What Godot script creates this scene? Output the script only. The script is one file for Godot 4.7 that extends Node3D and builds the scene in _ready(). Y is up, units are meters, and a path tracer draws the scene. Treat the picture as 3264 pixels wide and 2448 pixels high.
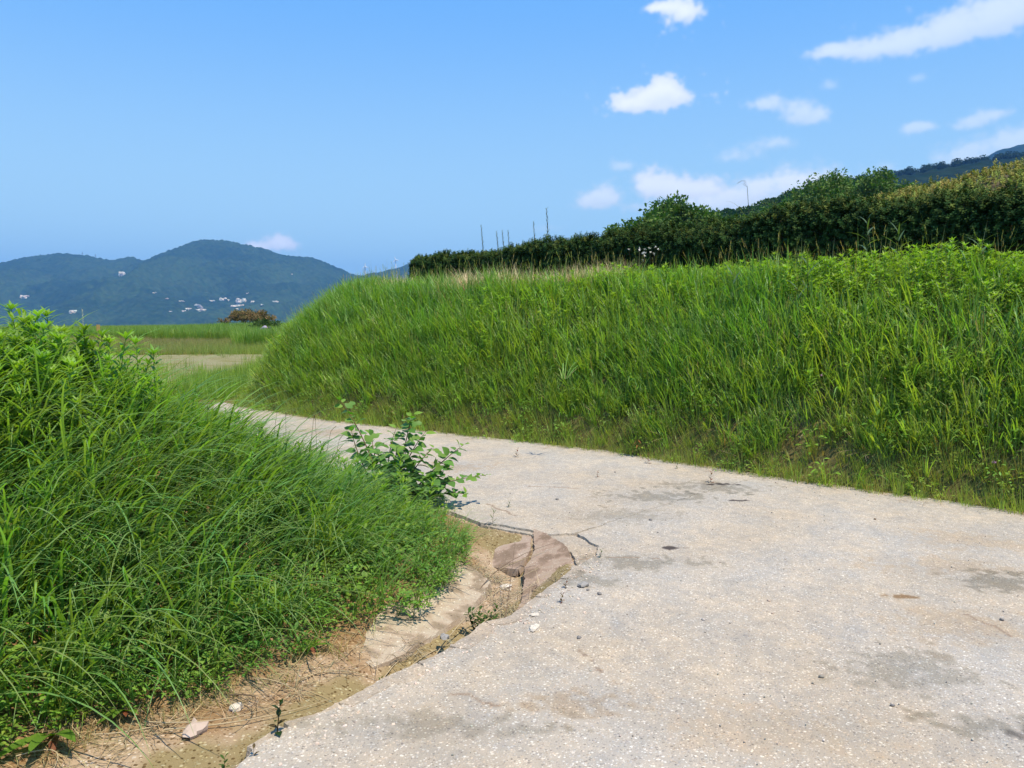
extends Node3D

# ---------------------------------------------------------------- helpers
const UP := Vector3.UP

class Geo:
	var v := PackedVector3Array()
	var n := PackedVector3Array()
	var c := PackedColorArray()
	var i := PackedInt32Array()
	var t := PackedVector2Array()
	var t2 := PackedVector2Array()
	func p(pos: Vector3, nor: Vector3, col: Color) -> int:
		v.append(pos); n.append(nor); c.append(col)
		return v.size() - 1
	func tri(a: int, b: int, d: int) -> void:
		i.append(a); i.append(b); i.append(d)
	func quad(a: int, b: int, d: int, e: int) -> void:
		i.append(a); i.append(b); i.append(d); i.append(a); i.append(d); i.append(e)
	func mesh(mat: Material) -> ArrayMesh:
		for k in i.size() / 3:   # fronts run clockwise, as the normals say
			var q := i[k * 3]
			var r := i[k * 3 + 1]
			var s := i[k * 3 + 2]
			if (v[r] - v[q]).cross(v[s] - v[q]).dot(n[q] + n[r] + n[s]) > 0.0:
				i[k * 3 + 1] = s
				i[k * 3 + 2] = r
		var a := []
		a.resize(Mesh.ARRAY_MAX)
		a[Mesh.ARRAY_VERTEX] = v
		a[Mesh.ARRAY_NORMAL] = n
		a[Mesh.ARRAY_COLOR] = c
		a[Mesh.ARRAY_INDEX] = i
		if t.size() == v.size(): a[Mesh.ARRAY_TEX_UV] = t
		if t2.size() == v.size(): a[Mesh.ARRAY_TEX_UV2] = t2
		var m := ArrayMesh.new()
		m.add_surface_from_arrays(Mesh.PRIMITIVE_TRIANGLES, a)
		m.surface_set_material(0, mat)
		return m
	# a grass blade: a tapered strip that bends over
	func blade(b: Vector3, dir: Vector3, length: float, w: float, droop: float, segs: int, col: Color, wind := Vector3.ZERO) -> void:
		var d := dir.normalized()
		var side := d.cross(Vector3.UP)
		if side.length() < 0.05: side = Vector3(1, 0, 0.3)
		side = side.normalized()
		var pos := b
		var first := v.size()
		for k in segs + 1:
			var u := float(k) / segs
			var ww := w * 0.5 * (1.0 - pow(u, 1.8)) * (0.55 + 0.45 * minf(1.0, u * 4.0))
			var nn := side.cross(d).normalized()
			if k == segs:
				p(pos, nn, col)
			else:
				p(pos - side * ww, (nn - side * 0.45).normalized(), col)
				p(pos + side * ww, (nn + side * 0.45).normalized(), col)
			pos += d * (length / segs)
			d = (d + (Vector3.DOWN * droop + wind) * (0.3 + 1.4 * u) / segs).normalized()
		for k in segs - 1:
			var a := first + 2 * k
			quad(a, a + 1, a + 3, a + 2)
		var l := first + 2 * (segs - 1)
		tri(l, l + 1, l + 2)
	# a leaf folded along its midrib; prof = half widths from base to tip (0..1)
	func leaf(b: Vector3, dir: Vector3, up: Vector3, length: float, w: float, curl: float, prof: Array, col: Color, fold := 0.25) -> void:
		var d := dir.normalized()
		var side := d.cross(up)
		if side.length() < 0.05: side = d.cross(Vector3(1, 0.2, 0.1))
		side = side.normalized()
		var pos := b
		var first := v.size()
		var m := prof.size()
		for k in m:
			var nn := side.cross(d).normalized()
			var ww: float = prof[k] * w * 0.5
			p(pos - side * ww + nn * ww * fold, (nn + side * fold).normalized(), col)
			p(pos, nn, col)
			p(pos + side * ww + nn * ww * fold, (nn - side * fold).normalized(), col)
			pos += d * (length / (m - 1))
			d = (d + Vector3.DOWN * curl / (m - 1)).normalized()
		for k in m - 1:
			var a := first + 3 * k
			quad(a, a + 1, a + 4, a + 3)
			quad(a + 1, a + 2, a + 5, a + 4)
	# a tapering tube through points
	func tube(pts: Array, radii: Array, sides: int, col: Color) -> void:
		var first := v.size()
		for k in pts.size():
			var d: Vector3 = (pts[mini(k + 1, pts.size() - 1)] - pts[maxi(k - 1, 0)]).normalized()
			var x := d.cross(Vector3(0.13, 0.2, 0.97)).normalized()
			var y := d.cross(x)
			for s in sides:
				var a := TAU * s / sides
				var o := x * cos(a) + y * sin(a)
				p(pts[k] + o * radii[k], o, col)
		for k in pts.size() - 1:
			for s in sides:
				var a := first + k * sides + s
				var b := first + k * sides + (s + 1) % sides
				quad(a, a + sides, b + sides, b)
	func box(center: Vector3, size: Vector3, basis: Basis, col: Color) -> void:
		for ax in 3:
			for sg in [-1.0, 1.0]:
				var nn := Vector3.ZERO
				nn[ax] = sg
				var u := Vector3.ZERO
				u[(ax + 1) % 3] = 1.0
				var w := nn.cross(u)
				var id := []
				for q in [[-1, -1], [1, -1], [1, 1], [-1, 1]]:
					id.append(p(center + basis * ((nn + u * q[0] + w * q[1]) * size * 0.5), basis * nn, col))
				quad(id[0], id[3], id[2], id[1])
	# an uneven stone: a squashed, dented ball with flat-shaded facets
	func rock(center: Vector3, size: Vector3, rough: float, sd: int, rings: int, col: Color, flat := true) -> void:
		var fn := FastNoiseLite.new()
		fn.seed = sd
		fn.frequency = 0.9
		var g := []
		for a in rings + 1:
			var row := []
			var th := PI * a / rings
			for b in rings * 2:
				var ph := TAU * b / (rings * 2)
				var d := Vector3(sin(th) * cos(ph), cos(th), sin(th) * sin(ph))
				var q := d / maxf(absf(d.x), maxf(absf(d.y), absf(d.z)))
				d = d.lerp(q, 0.45) * (1.0 + rough * fn.get_noise_3dv(d * 1.3 + Vector3(sd % 17, 0, 0)))
				row.append(center + d * size * 0.5)
			g.append(row)
		for a in rings:
			for b in rings * 2:
				var e := (b + 1) % (rings * 2)
				var qd := [g[a][b], g[a][e], g[a + 1][e], g[a + 1][b]]
				var nn: Vector3 = (qd[2] - qd[0]).cross(qd[3] - qd[1])
				if nn.length() < 1e-9: continue
				nn = nn.normalized()
				if nn.dot((qd[0] + qd[2]) * 0.5 - center) < 0: nn = -nn
				var id := []
				for w in qd:
					id.append(p(w, nn if flat else ((w - center) / size).normalized(), col))
				quad(id[0], id[1], id[2], id[3])

var rng := RandomNumberGenerator.new()
var used := {}
var M := {}

func R(a: float, b: float) -> float: return rng.randf_range(a, b)

func numbered(called: String) -> String:
	var k: int = used.get(called, 0)
	used[called] = k + 1
	return called if k == 0 else "%s_%03d" % [called, k]

func tag(o: Node3D, label: String, category := "", group := "", kind := "") -> Node3D:
	if label: o.set_meta("label", label)
	if category: o.set_meta("category", category)
	if group: o.set_meta("group", group)
	if kind: o.set_meta("kind", kind)
	return o

func base(called: String, at := Vector3.ZERO) -> Node3D:
	var o := Node3D.new()
	o.name = numbered(called)
	o.position = at
	add_child(o, true)
	return o

func put(called: String, mesh: Mesh, parent: Node3D = null, at := Transform3D.IDENTITY) -> MeshInstance3D:
	var o := MeshInstance3D.new()
	o.mesh = mesh
	o.transform = at
	if parent == null or parent == self:
		o.name = numbered(called)
		add_child(o, true)
	else:
		var k := 0
		for ch in parent.get_children():
			if str(ch.name).begins_with(called): k += 1
		o.name = called if k == 0 else "%s_%03d" % [called, k]
		parent.add_child(o, true)
	return o

# many copies of a few variants as ONE uncountable mass under one root
func mass(called: String, label: String, category: String, variants: Array, where: Array, tints: Array, parent: Node3D = null) -> Node3D:
	var root: Node3D = parent
	if root == null:
		root = base(called)
		tag(root, label, category, "", "stuff")
	for k in variants.size():
		var idx := []
		for j in where.size():
			if j % variants.size() == k: idx.append(j)
		if idx.is_empty(): continue
		var mm := MultiMesh.new()
		mm.transform_format = MultiMesh.TRANSFORM_3D
		mm.use_colors = true
		mm.mesh = variants[k]
		mm.instance_count = idx.size()
		for j in idx.size():
			mm.set_instance_transform(j, where[idx[j]])
			mm.set_instance_color(j, tints[idx[j]])
		var o := MultiMeshInstance3D.new()
		o.multimesh = mm
		o.name = (called if parent else "growth") + ("" if k == 0 else "_%03d" % k)
		o.set_meta("kind", "stuff")
		root.add_child(o, true)
	return root

func noise(sd: int, freq: float, oct := 3) -> FastNoiseLite:
	var f := FastNoiseLite.new()
	f.seed = sd
	f.noise_type = FastNoiseLite.TYPE_SIMPLEX_SMOOTH
	f.frequency = freq
	f.fractal_octaves = oct
	return f

func mat(called: String, rough := 0.8, back := Color.BLACK, spec := 0.5) -> StandardMaterial3D:
	var m := StandardMaterial3D.new()
	m.resource_name = called
	m.vertex_color_use_as_albedo = true
	m.roughness = rough
	m.metallic_specular = spec
	m.cull_mode = BaseMaterial3D.CULL_DISABLED
	if back != Color.BLACK:
		m.backlight_enabled = true
		m.backlight = back
	M[called] = m
	return m

func sstep(a: float, b: float, x: float) -> float:
	var t := clampf((x - a) / (b - a), 0.0, 1.0)
	return t * t * (3.0 - 2.0 * t)

func mixc(a: Color, b: Color, t: float) -> Color: return a.lerp(b, clampf(t, 0, 1))

func vary(c: Color, amt: float) -> Color:
	var k := 1.0 + R(-amt, amt)
	return Color(c.r * k * (1.0 + R(-amt, amt) * 0.6), c.g * k, c.b * k * (1.0 + R(-amt, amt) * 0.4))

# distance from p to polyline
func dist_line(p: Vector2, line: Array) -> float:
	var best := 1e9
	for k in line.size() - 1:
		var a: Vector2 = line[k]
		var ab: Vector2 = line[k + 1] - a
		var t := clampf((p - a).dot(ab) / ab.length_squared(), 0.0, 1.0)
		best = minf(best, p.distance_squared_to(a + ab * t))
	return sqrt(best)

# ---------------------------------------------------------------- lie of the land
var TOE: Array = [Vector2(14, 3.2), Vector2(4.17, -6.45), Vector2(2.53, -7.97), Vector2(1.07, -9.5), Vector2(-1.06, -11.04), Vector2(-2.91, -12.39), Vector2(-4.85, -14.3), Vector2(-5.5, -17.3), Vector2(-6.5, -21.6), Vector2(-6.9, -30), Vector2(-3, -48), Vector2(-2, -95), Vector2(60, -125)]
var BANK := PackedVector2Array()
var MOUND_TOE: Array = [Vector2(-3.4, 1.5), Vector2(-2.3, -2.0), Vector2(-1.84, -2.70), Vector2(-1.62, -2.96), Vector2(-1.35, -3.20), Vector2(-1.14, -3.45), Vector2(-0.92, -3.83), Vector2(-0.70, -4.13), Vector2(-0.55, -4.45), Vector2(-0.42, -4.99), Vector2(-0.4, -5.56), Vector2(-0.5, -6.13), Vector2(-0.72, -6.87), Vector2(-1.75, -8.3), Vector2(-3.05, -10.3), Vector2(-4.9, -13.2), Vector2(-6.6, -15.6), Vector2(-9.5, -18.5), Vector2(-14, -20)]
var MOUND := PackedVector2Array()
var EDGE: Array = [Vector2(-1.1, -2.2), Vector2(-0.94, -2.82), Vector2(-0.87, -2.99), Vector2(-0.69, -3.17), Vector2(-0.54, -3.38), Vector2(-0.41, -3.55), Vector2(-0.27, -3.74), Vector2(-0.12, -4.04), Vector2(0.02, -4.13), Vector2(0.16, -4.43), Vector2(0.33, -4.76), Vector2(0.42, -5.02), Vector2(0.40, -5.36), Vector2(0.21, -5.75), Vector2(-0.11, -6.03), Vector2(-0.38, -6.25), Vector2(-0.66, -6.87)]
var nz_big: FastNoiseLite
var nz_mid: FastNoiseLite
var nz_small: FastNoiseLite

func bank_s(p: Vector2) -> float:
	var d := dist_line(p, TOE)
	return d if Geometry2D.is_point_in_polygon(p, BANK) else -d

func mound_s(p: Vector2) -> float:
	var d := dist_line(p, MOUND_TOE)
	return d if Geometry2D.is_point_in_polygon(p, MOUND) else -d

func land(x: float, z: float) -> float:
	var p := Vector2(x, z)
	var y := 0.0
	var r := Vector2(x, z).length()
	if r > 20.0:
		y += nz_big.get_noise_2d(x, z) * 0.35 * sstep(20, 60, r)
	if r > 108.0:
		y -= minf(60.0, (r - 108.0) * 0.3)
	if x > -20 and x < 140 and z > -126 and z < 4:
		var s := bank_s(p)
		if s > 0.0:
			var t := minf(1.0, s / 2.75)
			y = maxf(y, 2.04 * pow(sin(t * PI / 2), 0.95) + 0.032 * maxf(0.0, s - 8.0) + nz_mid.get_noise_2d(x, z) * 0.14 * t)
	if x < 0.2 and x > -16 and z < 2 and z > -21:
		var s := mound_s(p)
		if s > 0.0:
			var fade := lerpf(1.0, 0.10, sstep(-4.7, -7.2, z))
			fade *= lerpf(0.75, 1.0, sstep(-2.0, -4.0, z))
			y = maxf(y, (1.02 * sstep(0.25, 2.9, s) + 0.09 * minf(1.0, s / 0.5)) * fade + nz_mid.get_noise_2d(x * 1.7, z * 1.7) * 0.12 * minf(1.0, s))
	return y

var LINING := PackedVector2Array([Vector2(-0.78, -4.10), Vector2(-0.72, -4.40), Vector2(-0.59, -4.60), Vector2(-0.44, -5.18), Vector2(-0.28, -5.10), Vector2(-0.17, -4.96), Vector2(-0.27, -4.49), Vector2(-0.56, -3.93), Vector2(-0.67, -3.80), Vector2(-0.77, -3.90)])

var LINING_RING: Array = Array(LINING) + [LINING[0]]

# the silted channel beside the broken pavement edge
func channel(x: float, z: float) -> float:
	var p := Vector2(x, z)
	var e := dist_line(p, EDGE)
	var run := lerpf(0.10, 0.50, sstep(-4.45, -5.0, z))
	var depth := 0.16 * sstep(-2.9, -3.9, z) * (1.0 - sstep(-5.7, -6.1, z)) + 0.03
	var down := depth * sstep(0.0, run, e)
	var m := mound_s(p)
	var up := sstep(0.55, 0.0, -m) if m < 0 else 1.0
	return land(x, z) - (0.05 * sstep(0.0, 0.07, dist_line(p, LINING_RING)) if Geometry2D.is_point_in_polygon(p, LINING) else 0.0) - down * (1.0 - 0.9 * up) + nz_small.get_noise_2d(x * 9, z * 9) * 0.012 + nz_small.get_noise_2d(x * 30, z * 30) * 0.004 - 0.008

func in_gutter(x: float, z: float) -> float:
	return sstep(-2.5, -2.2, x) * (1.0 - sstep(0.5, 0.7, x)) * (1.0 - sstep(-2.1, -1.9, z)) * sstep(-7.3, -7.0, z)

func normal_at(x: float, z: float) -> Vector3:
	var e := 0.12
	return Vector3(land(x - e, z) - land(x + e, z), 2 * e, land(x, z - e) - land(x, z + e)).normalized()

# a sheet over a grid of x and z values
func sheet(xs: Array, zs: Array, height: Callable, color: Callable, material: Material) -> ArrayMesh:
	var g := Geo.new()
	var nx := xs.size()
	var nz := zs.size()
	var hs := PackedFloat32Array()
	hs.resize(nx * nz)
	for b in nz:
		for a in nx:
			hs[b * nx + a] = height.call(xs[a], zs[b])
	for b in nz:
		for a in nx:
			var a0 := maxi(a - 1, 0)
			var a1 := mini(a + 1, nx - 1)
			var b0 := maxi(b - 1, 0)
			var b1 := mini(b + 1, nz - 1)
			var nn := Vector3(-(hs[b * nx + a1] - hs[b * nx + a0]) / (xs[a1] - xs[a0]), 1.0, -(hs[b1 * nx + a] - hs[b0 * nx + a]) / (zs[b1] - zs[b0])).normalized()
			var y := hs[b * nx + a]
			g.p(Vector3(xs[a], y, zs[b]), nn, color.call(xs[a], zs[b], y))
			g.t.append(Vector2(xs[a], zs[b]))
	for b in nz - 1:
		for a in nx - 1:
			var k := b * nx + a
			if zs[b + 1] > zs[b]:
				g.quad(k, k + 1, k + nx + 1, k + nx)
			else:
				g.quad(k, k + nx, k + nx + 1, k + 1)
	return g.mesh(material)

func steps(a: float, b: float, d: float) -> Array:
	var out := []
	var n := int(round((b - a) / d))
	for k in n + 1: out.append(a + (b - a) * k / n)
	return out

func profile(line: Array, x: float) -> float:
	for k in line.size() - 1:
		if x <= line[k + 1].x:
			var t: float = clampf((x - line[k].x) / (line[k + 1].x - line[k].x), 0, 1)
			return lerpf(line[k].y, line[k + 1].y, t * t * (3 - 2 * t) * 0.5 + t * 0.5)
	return line[-1].y

# ---------------------------------------------------------------- sky, light, camera
func lay_cloud(im: Image, lobes: Array, strength: float, sd: int, wisp: float) -> void:
	var W := im.get_width()
	var H := im.get_height()
	var f := noise(sd, 0.55, 5)
	var fine := noise(sd + 7, 1.6, 4)
	var a0 := 1e9
	var a1 := -1e9
	var e0 := 1e9
	var e1 := -1e9
	for l in lobes:
		a0 = minf(a0, l[0] - l[2] * 1.9); a1 = maxf(a1, l[0] + l[2] * 1.9)
		e0 = minf(e0, l[1] - l[3] * 2.2); e1 = maxf(e1, l[1] + l[3] * 2.2)
	for y in range(int((0.5 - e1 / 180.0) * H), int((0.5 - e0 / 180.0) * H) + 1):
		for x in range(int(a0 / 360.0 * W), int(a1 / 360.0 * W) + 1):
			var az := float(x) / W * 360.0
			var el := (0.5 - float(y) / H) * 180.0
			var d := 0.0
			for l in lobes:
				var dx: float = (az - l[0]) / l[2] / 1.15
				var dy: float = (el - l[1]) / l[3] / 1.15
				if dy < 0: dy *= 1.35
				d += exp(-(dx * dx + dy * dy) * 1.15)
			d = minf(d, 1.25)
			d += f.get_noise_2d(az, el * 1.4) * 0.42 + fine.get_noise_2d(az, el * 1.3) * 0.28
			var al := sstep(0.22, 0.22 + wisp * 1.3, d) * strength
			if al <= 0.004: continue
			var core := sstep(0.5, 1.3, d)
			var under := 0.0
			for l in lobes: under += exp(-pow((az - l[0]) / l[2], 2)) * sstep(0.1, -0.9, (el - l[1]) / l[3])
			var cl := Color(0.70, 0.74, 0.81).lerp(Color(0.84, 0.86, 0.89), core).lerp(Color(0.60, 0.66, 0.76), clampf(under, 0, 1) * 0.55)
			if el < 7.0: cl = cl * lerpf(1.35, 1.0, el / 7.0)
			var xx := posmod(x, W)
			im.set_pixel(xx, y, im.get_pixel(xx, y).lerp(cl, al))

func make_sky() -> PanoramaSkyMaterial:
	var W := 3072
	var H := 1536
	var im := Image.create(W, H, false, Image.FORMAT_RGBF)
	for y in H:
		var el := (0.5 - (y + 0.5) / H) * 180.0
		var c: Color
		var t := maxf(0.0, el)
		var low := Color(0.52, 0.76, 0.80)
		var mid := Color(0.122, 0.345, 0.74)
		var top := Color(0.085, 0.26, 0.66)
		c = low.lerp(mid, sstep(-4, 24, t)).lerp(top, sstep(18, 90, t))
		im.fill_rect(Rect2i(0, y, W, 1), c)
	var C := [
		[[[11.45, 19.7, 1.5, 1.0], [9.9, 20.0, 0.9, 0.25]], 0.85, 0.4],
		[[[9.6, 14.4, 2.6, 0.75], [10.4, 15.1, 1.2, 0.85], [8.2, 14.2, 1.0, 0.4]], 0.92, 0.32],
		[[[17.0, 13.85, 1.2, 0.5], [19.2, 13.2, 1.5, 0.75], [20.0, 12.7, 1.0, 0.45]], 0.55, 0.6],
		[[[17.7, 11.4, 1.3, 0.5], [15.4, 10.7, 1.5, 0.6]], 0.42, 0.7],
		[[[21.0, 16.6, 1.5, 0.42], [23.6, 16.5, 2.3, 0.72], [26.6, 16.7, 2.3, 0.9], [29.5, 17.2, 2.5, 1.1], [32.3, 17.6, 2.8, 1.2], [36, 18.4, 3, 1.3]], 0.62, 0.55],
		[[[25.9, 11.6, 0.9, 0.36], [26.4, 11.7, 0.6, 0.3]], 0.45, 0.6],
		[[[29.0, 11.5, 1.2, 0.4], [30.2, 11.95, 1.0, 0.4]], 0.48, 0.6],
		[[[28.5, 9.6, 2.0, 0.6], [31.0, 10.3, 2.4, 0.8], [34.5, 10.8, 2.6, 0.9]], 0.5, 0.7],
		[[[6.4, 8.4, 1.4, 0.75], [5.6, 7.9, 1.0, 0.6]], 0.7, 0.6],
		[[[9.6, 9.0, 1.3, 1.1], [11.3, 8.7, 1.7, 0.9], [13.4, 8.6, 1.5, 0.8]], 0.9, 0.55],
		[[[16.5, 8.3, 2.4, 1.0], [19.6, 8.9, 2.8, 1.1], [22.5, 8.2, 2.4, 0.8], [18, 7.4, 5, 0.9], [12, 7.6, 4, 0.7]], 0.85, 0.9],
		[[[7.5, 10.3, 0.9, 0.4]], 0.4, 0.7],
		[[[20.9, 14.7, 0.6, 0.4]], 0.28, 0.8],
		[[[26.0, 14.5, 0.6, 0.3]], 0.24, 0.8],
		[[[24.6, 9.4, 0.8, 0.5]], 0.35, 0.8],
		[[[2.3, 6.2, 1.0, 0.35]], 0.2, 0.8],
		[[[-15.9, 5.0, 1.35, 0.55], [-17.4, 4.7, 0.8, 0.25]], 1.0, 0.4],
	]
	var sd := 3
	for cl in C:
		lay_cloud(im, cl[0], cl[1], sd, cl[2])
		sd += 11
	# the same scattered fair-weather clouds go on all round
	rng.seed = 515
	for k in 26:
		var az := R(48, 318)
		var el := R(7, 34)
		var w := R(1.2, 4.5)
		var lobes := []
		for q in 3: lobes.append([az + w * (q - 1) * 0.8, el + R(-0.3, 0.3), w * R(0.5, 1.0), w * R(0.22, 0.45)])
		lay_cloud(im, lobes, R(0.35, 0.85), 900 + k * 13, R(0.35, 0.8))
	var s := PanoramaSkyMaterial.new()
	s.panorama = ImageTexture.create_from_image(im)
	return s

func _ready() -> void:
	rng.seed = 20
	var cam := Camera3D.new()
	cam.name = "camera"
	cam.position = Vector3(0, 1.6, 0)
	cam.rotation_degrees = Vector3(-4.77, 0, 0)
	cam.fov = 51.0
	cam.near = 0.05
	cam.far = 12000
	add_child(cam)
	var we := WorldEnvironment.new()
	we.name = "world_environment"
	var env := Environment.new()
	env.background_mode = Environment.BG_SKY
	env.sky = Sky.new()
	env.sky.sky_material = make_sky()
	env.tonemap_mode = Environment.TONE_MAPPER_LINEAR
	env.tonemap_exposure = 1.42
	env.sdfgi_enabled = true
	env.ssao_enabled = true
	env.ssil_enabled = true
	env.fog_enabled = true
	env.fog_light_color = Color(0.395, 0.63, 0.89)
	env.fog_density = 0.00014
	we.environment = env
	add_child(we)
	var sun := DirectionalLight3D.new()
	sun.name = "sun"
	sun.light_energy = 1.6
	sun.light_color = Color(1.0, 0.95, 0.85)
	sun.light_angular_distance = 0.5
	sun.shadow_enabled = true
	add_child(sun)
	var az := Vector3(0.78, 0, 0.62)
	sun.look_at_from_position((az * cos(deg_to_rad(66)) + UP * sin(deg_to_rad(66))) * 50.0, Vector3.ZERO, UP)

	BANK = PackedVector2Array(TOE + [Vector2(200, -125), Vector2(200, 3.2)])
	MOUND = PackedVector2Array(MOUND_TOE + [Vector2(-24, -20), Vector2(-24, 1.5)])
	nz_big = noise(5, 0.03, 2)
	nz_mid = noise(8, 0.55, 3)
	nz_small = noise(11, 0.35, 4)
	materials()
	ground_and_pavement()
	far_hills()
	hedges_and_trees()
	bank_growth()
	mound_growth()
	field_growth()
	shrub()
	single_plants()
	loose_things()
	person()

# ---------------------------------------------------------------- materials
var LENS := [0.0, 0.62, 1.0, 0.8, 0.0]
var LANCE := [0.10, 0.8, 1.0, 0.55, 0.0]

func speckled(size: int, ground: Color, stones: Array, count: int, r0: float, r1: float, sd: int, heights := false) -> Array:
	var r := RandomNumberGenerator.new()
	r.seed = sd
	var im := Image.create(size, size, false, Image.FORMAT_RGB8)
	var hi := Image.create(size, size, false, Image.FORMAT_RGB8)
	im.fill(ground)
	hi.fill(Color(0.35, 0.35, 0.35))
	for k in size * size / 3:
		var x := r.randi() % size
		var y := r.randi() % size
		var s := r.randf_range(0.86, 1.12)
		im.set_pixel(x, y, Color(ground.r * s, ground.g * s, ground.b * s))
		var h := 0.35 * s
		hi.set_pixel(x, y, Color(h, h, h))
	for k in count:
		var cx := r.randf() * size
		var cy := r.randf() * size
		var rad := r0 + (r1 - r0) * pow(r.randf(), 2.2)
		var c: Color = stones[r.randi() % stones.size()]
		var s := r.randf_range(0.85, 1.1)
		c = Color(minf(1, c.r * s), minf(1, c.g * s), minf(1, c.b * s))
		var ex := r.randf_range(0.7, 1.3)
		var lift := r.randf_range(0.45, 1.0)
		for dy in range(-int(rad + 1), int(rad + 2)):
			for dx in range(-int(rad + 1), int(rad + 2)):
				var q := (dx * dx * ex + dy * dy / ex) / (rad * rad)
				if q < 1.0:
					var x := posmod(int(cx) + dx, size)
					var y := posmod(int(cy) + dy, size)
					im.set_pixel(x, y, c)
					var h := 0.4 + 0.6 * lift * (1.0 - q)
					hi.set_pixel(x, y, Color(h, h, h))
	return [ImageTexture.create_from_image(im), ImageTexture.create_from_image(hi)]

func materials() -> void:
	mat("grass", 0.36, Color(1.0, 1.0, 0.50), 0.46)
	mat("herb", 0.45, Color(0.95, 1.0, 0.42), 0.38)
	mat("shrub_leaf", 0.5, Color(0.70, 0.9, 0.30), 0.32)
	mat("hedge_leaf", 0.7, Color(0.40, 0.5, 0.14), 0.13)
	mat("tree_leaf", 0.75, Color(0.5, 0.7, 0.2), 0.12)
	mat("dry", 0.8, Color(0.3, 0.26, 0.18), 0.3)
	mat("twig", 0.9, Color.BLACK, 0.3)
	mat("paint", 0.45, Color.BLACK, 0.5)
	mat("cloth", 0.95, Color.BLACK, 0.2)
	mat("skin", 0.6, Color.BLACK, 0.4)
	mat("rock", 0.95, Color.BLACK, 0.2)
	mat("wood_land", 1.0, Color.BLACK, 0.1)
	mat("petal", 0.6, Color(0.5, 0.5, 0.5), 0.3)
	var soil := speckled(512, Color(0.80, 0.76, 0.70), [Color(0.95, 0.92, 0.86), Color(0.55, 0.48, 0.40), Color(0.72, 0.66, 0.58), Color(1, 1, 1)], 5200, 1.0, 3.4, 77)
	var g := mat("soil", 0.95, Color.BLACK, 0.2)
	g.albedo_texture = soil[0]
	g.uv1_scale = Vector3(0.9, 0.9, 0.9)
	g.heightmap_enabled = true
	g.heightmap_texture = soil[1]
	g.heightmap_scale = 0.5
	# exposed stones in the worn paving
	var ag := speckled(768, Color(0.755, 0.71, 0.665), [Color(0.92, 0.89, 0.85), Color(0.86, 0.81, 0.76), Color(0.81, 0.76, 0.71), Color(0.74, 0.71, 0.69), Color(0.66, 0.62, 0.59), Color(0.81, 0.74, 0.67), Color(0.90, 0.87, 0.84)], 20000, 0.9, 3.3, 31)
	var pm := mat("paving", 0.82, Color.BLACK, 0.4)
	pm.albedo_texture = ag[0]
	pm.heightmap_enabled = true
	pm.heightmap_texture = ag[1]
	pm.heightmap_scale = 0.3
	pm.detail_enabled = true
	pm.detail_blend_mode = BaseMaterial3D.BLEND_MODE_MUL
	pm.detail_uv_layer = BaseMaterial3D.DETAIL_UV_2
	pm.detail_albedo = paving_stains()
	var sl := mat("slab_concrete", 0.9, Color.BLACK, 0.3)
	var st := speckled(512, Color(0.78, 0.74, 0.70), [Color(0.9, 0.87, 0.83), Color(0.68, 0.63, 0.60), Color(0.98, 0.97, 0.95)], 2600, 0.8, 2.6, 53)
	sl.albedo_texture = st[0]
	sl.uv1_scale = Vector3(1.3, 1.3, 1.3)
	sl.heightmap_enabled = true
	sl.heightmap_texture = st[1]
	sl.heightmap_scale = 0.3
	var nt := NoiseTexture2D.new()
	nt.width = 256
	nt.height = 256
	nt.seamless = true
	nt.noise = noise(88, 0.018, 5)
	var ramp := Gradient.new()
	ramp.offsets = PackedFloat32Array([0.0, 0.33, 0.45, 0.62, 1.0])
	ramp.colors = PackedColorArray([Color(0.74, 0.71, 0.66), Color(0.82, 0.79, 0.75), Color(0.96, 0.93, 0.90), Color(1, 1, 0.98), Color(0.92, 0.88, 0.84)])
	nt.color_ramp = ramp
	sl.detail_enabled = true
	sl.detail_blend_mode = BaseMaterial3D.BLEND_MODE_MUL
	sl.detail_uv_layer = BaseMaterial3D.DETAIL_UV_1
	sl.detail_albedo = nt

const PAVE_RECT := Rect2(-7, -16, 16, 20)

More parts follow.
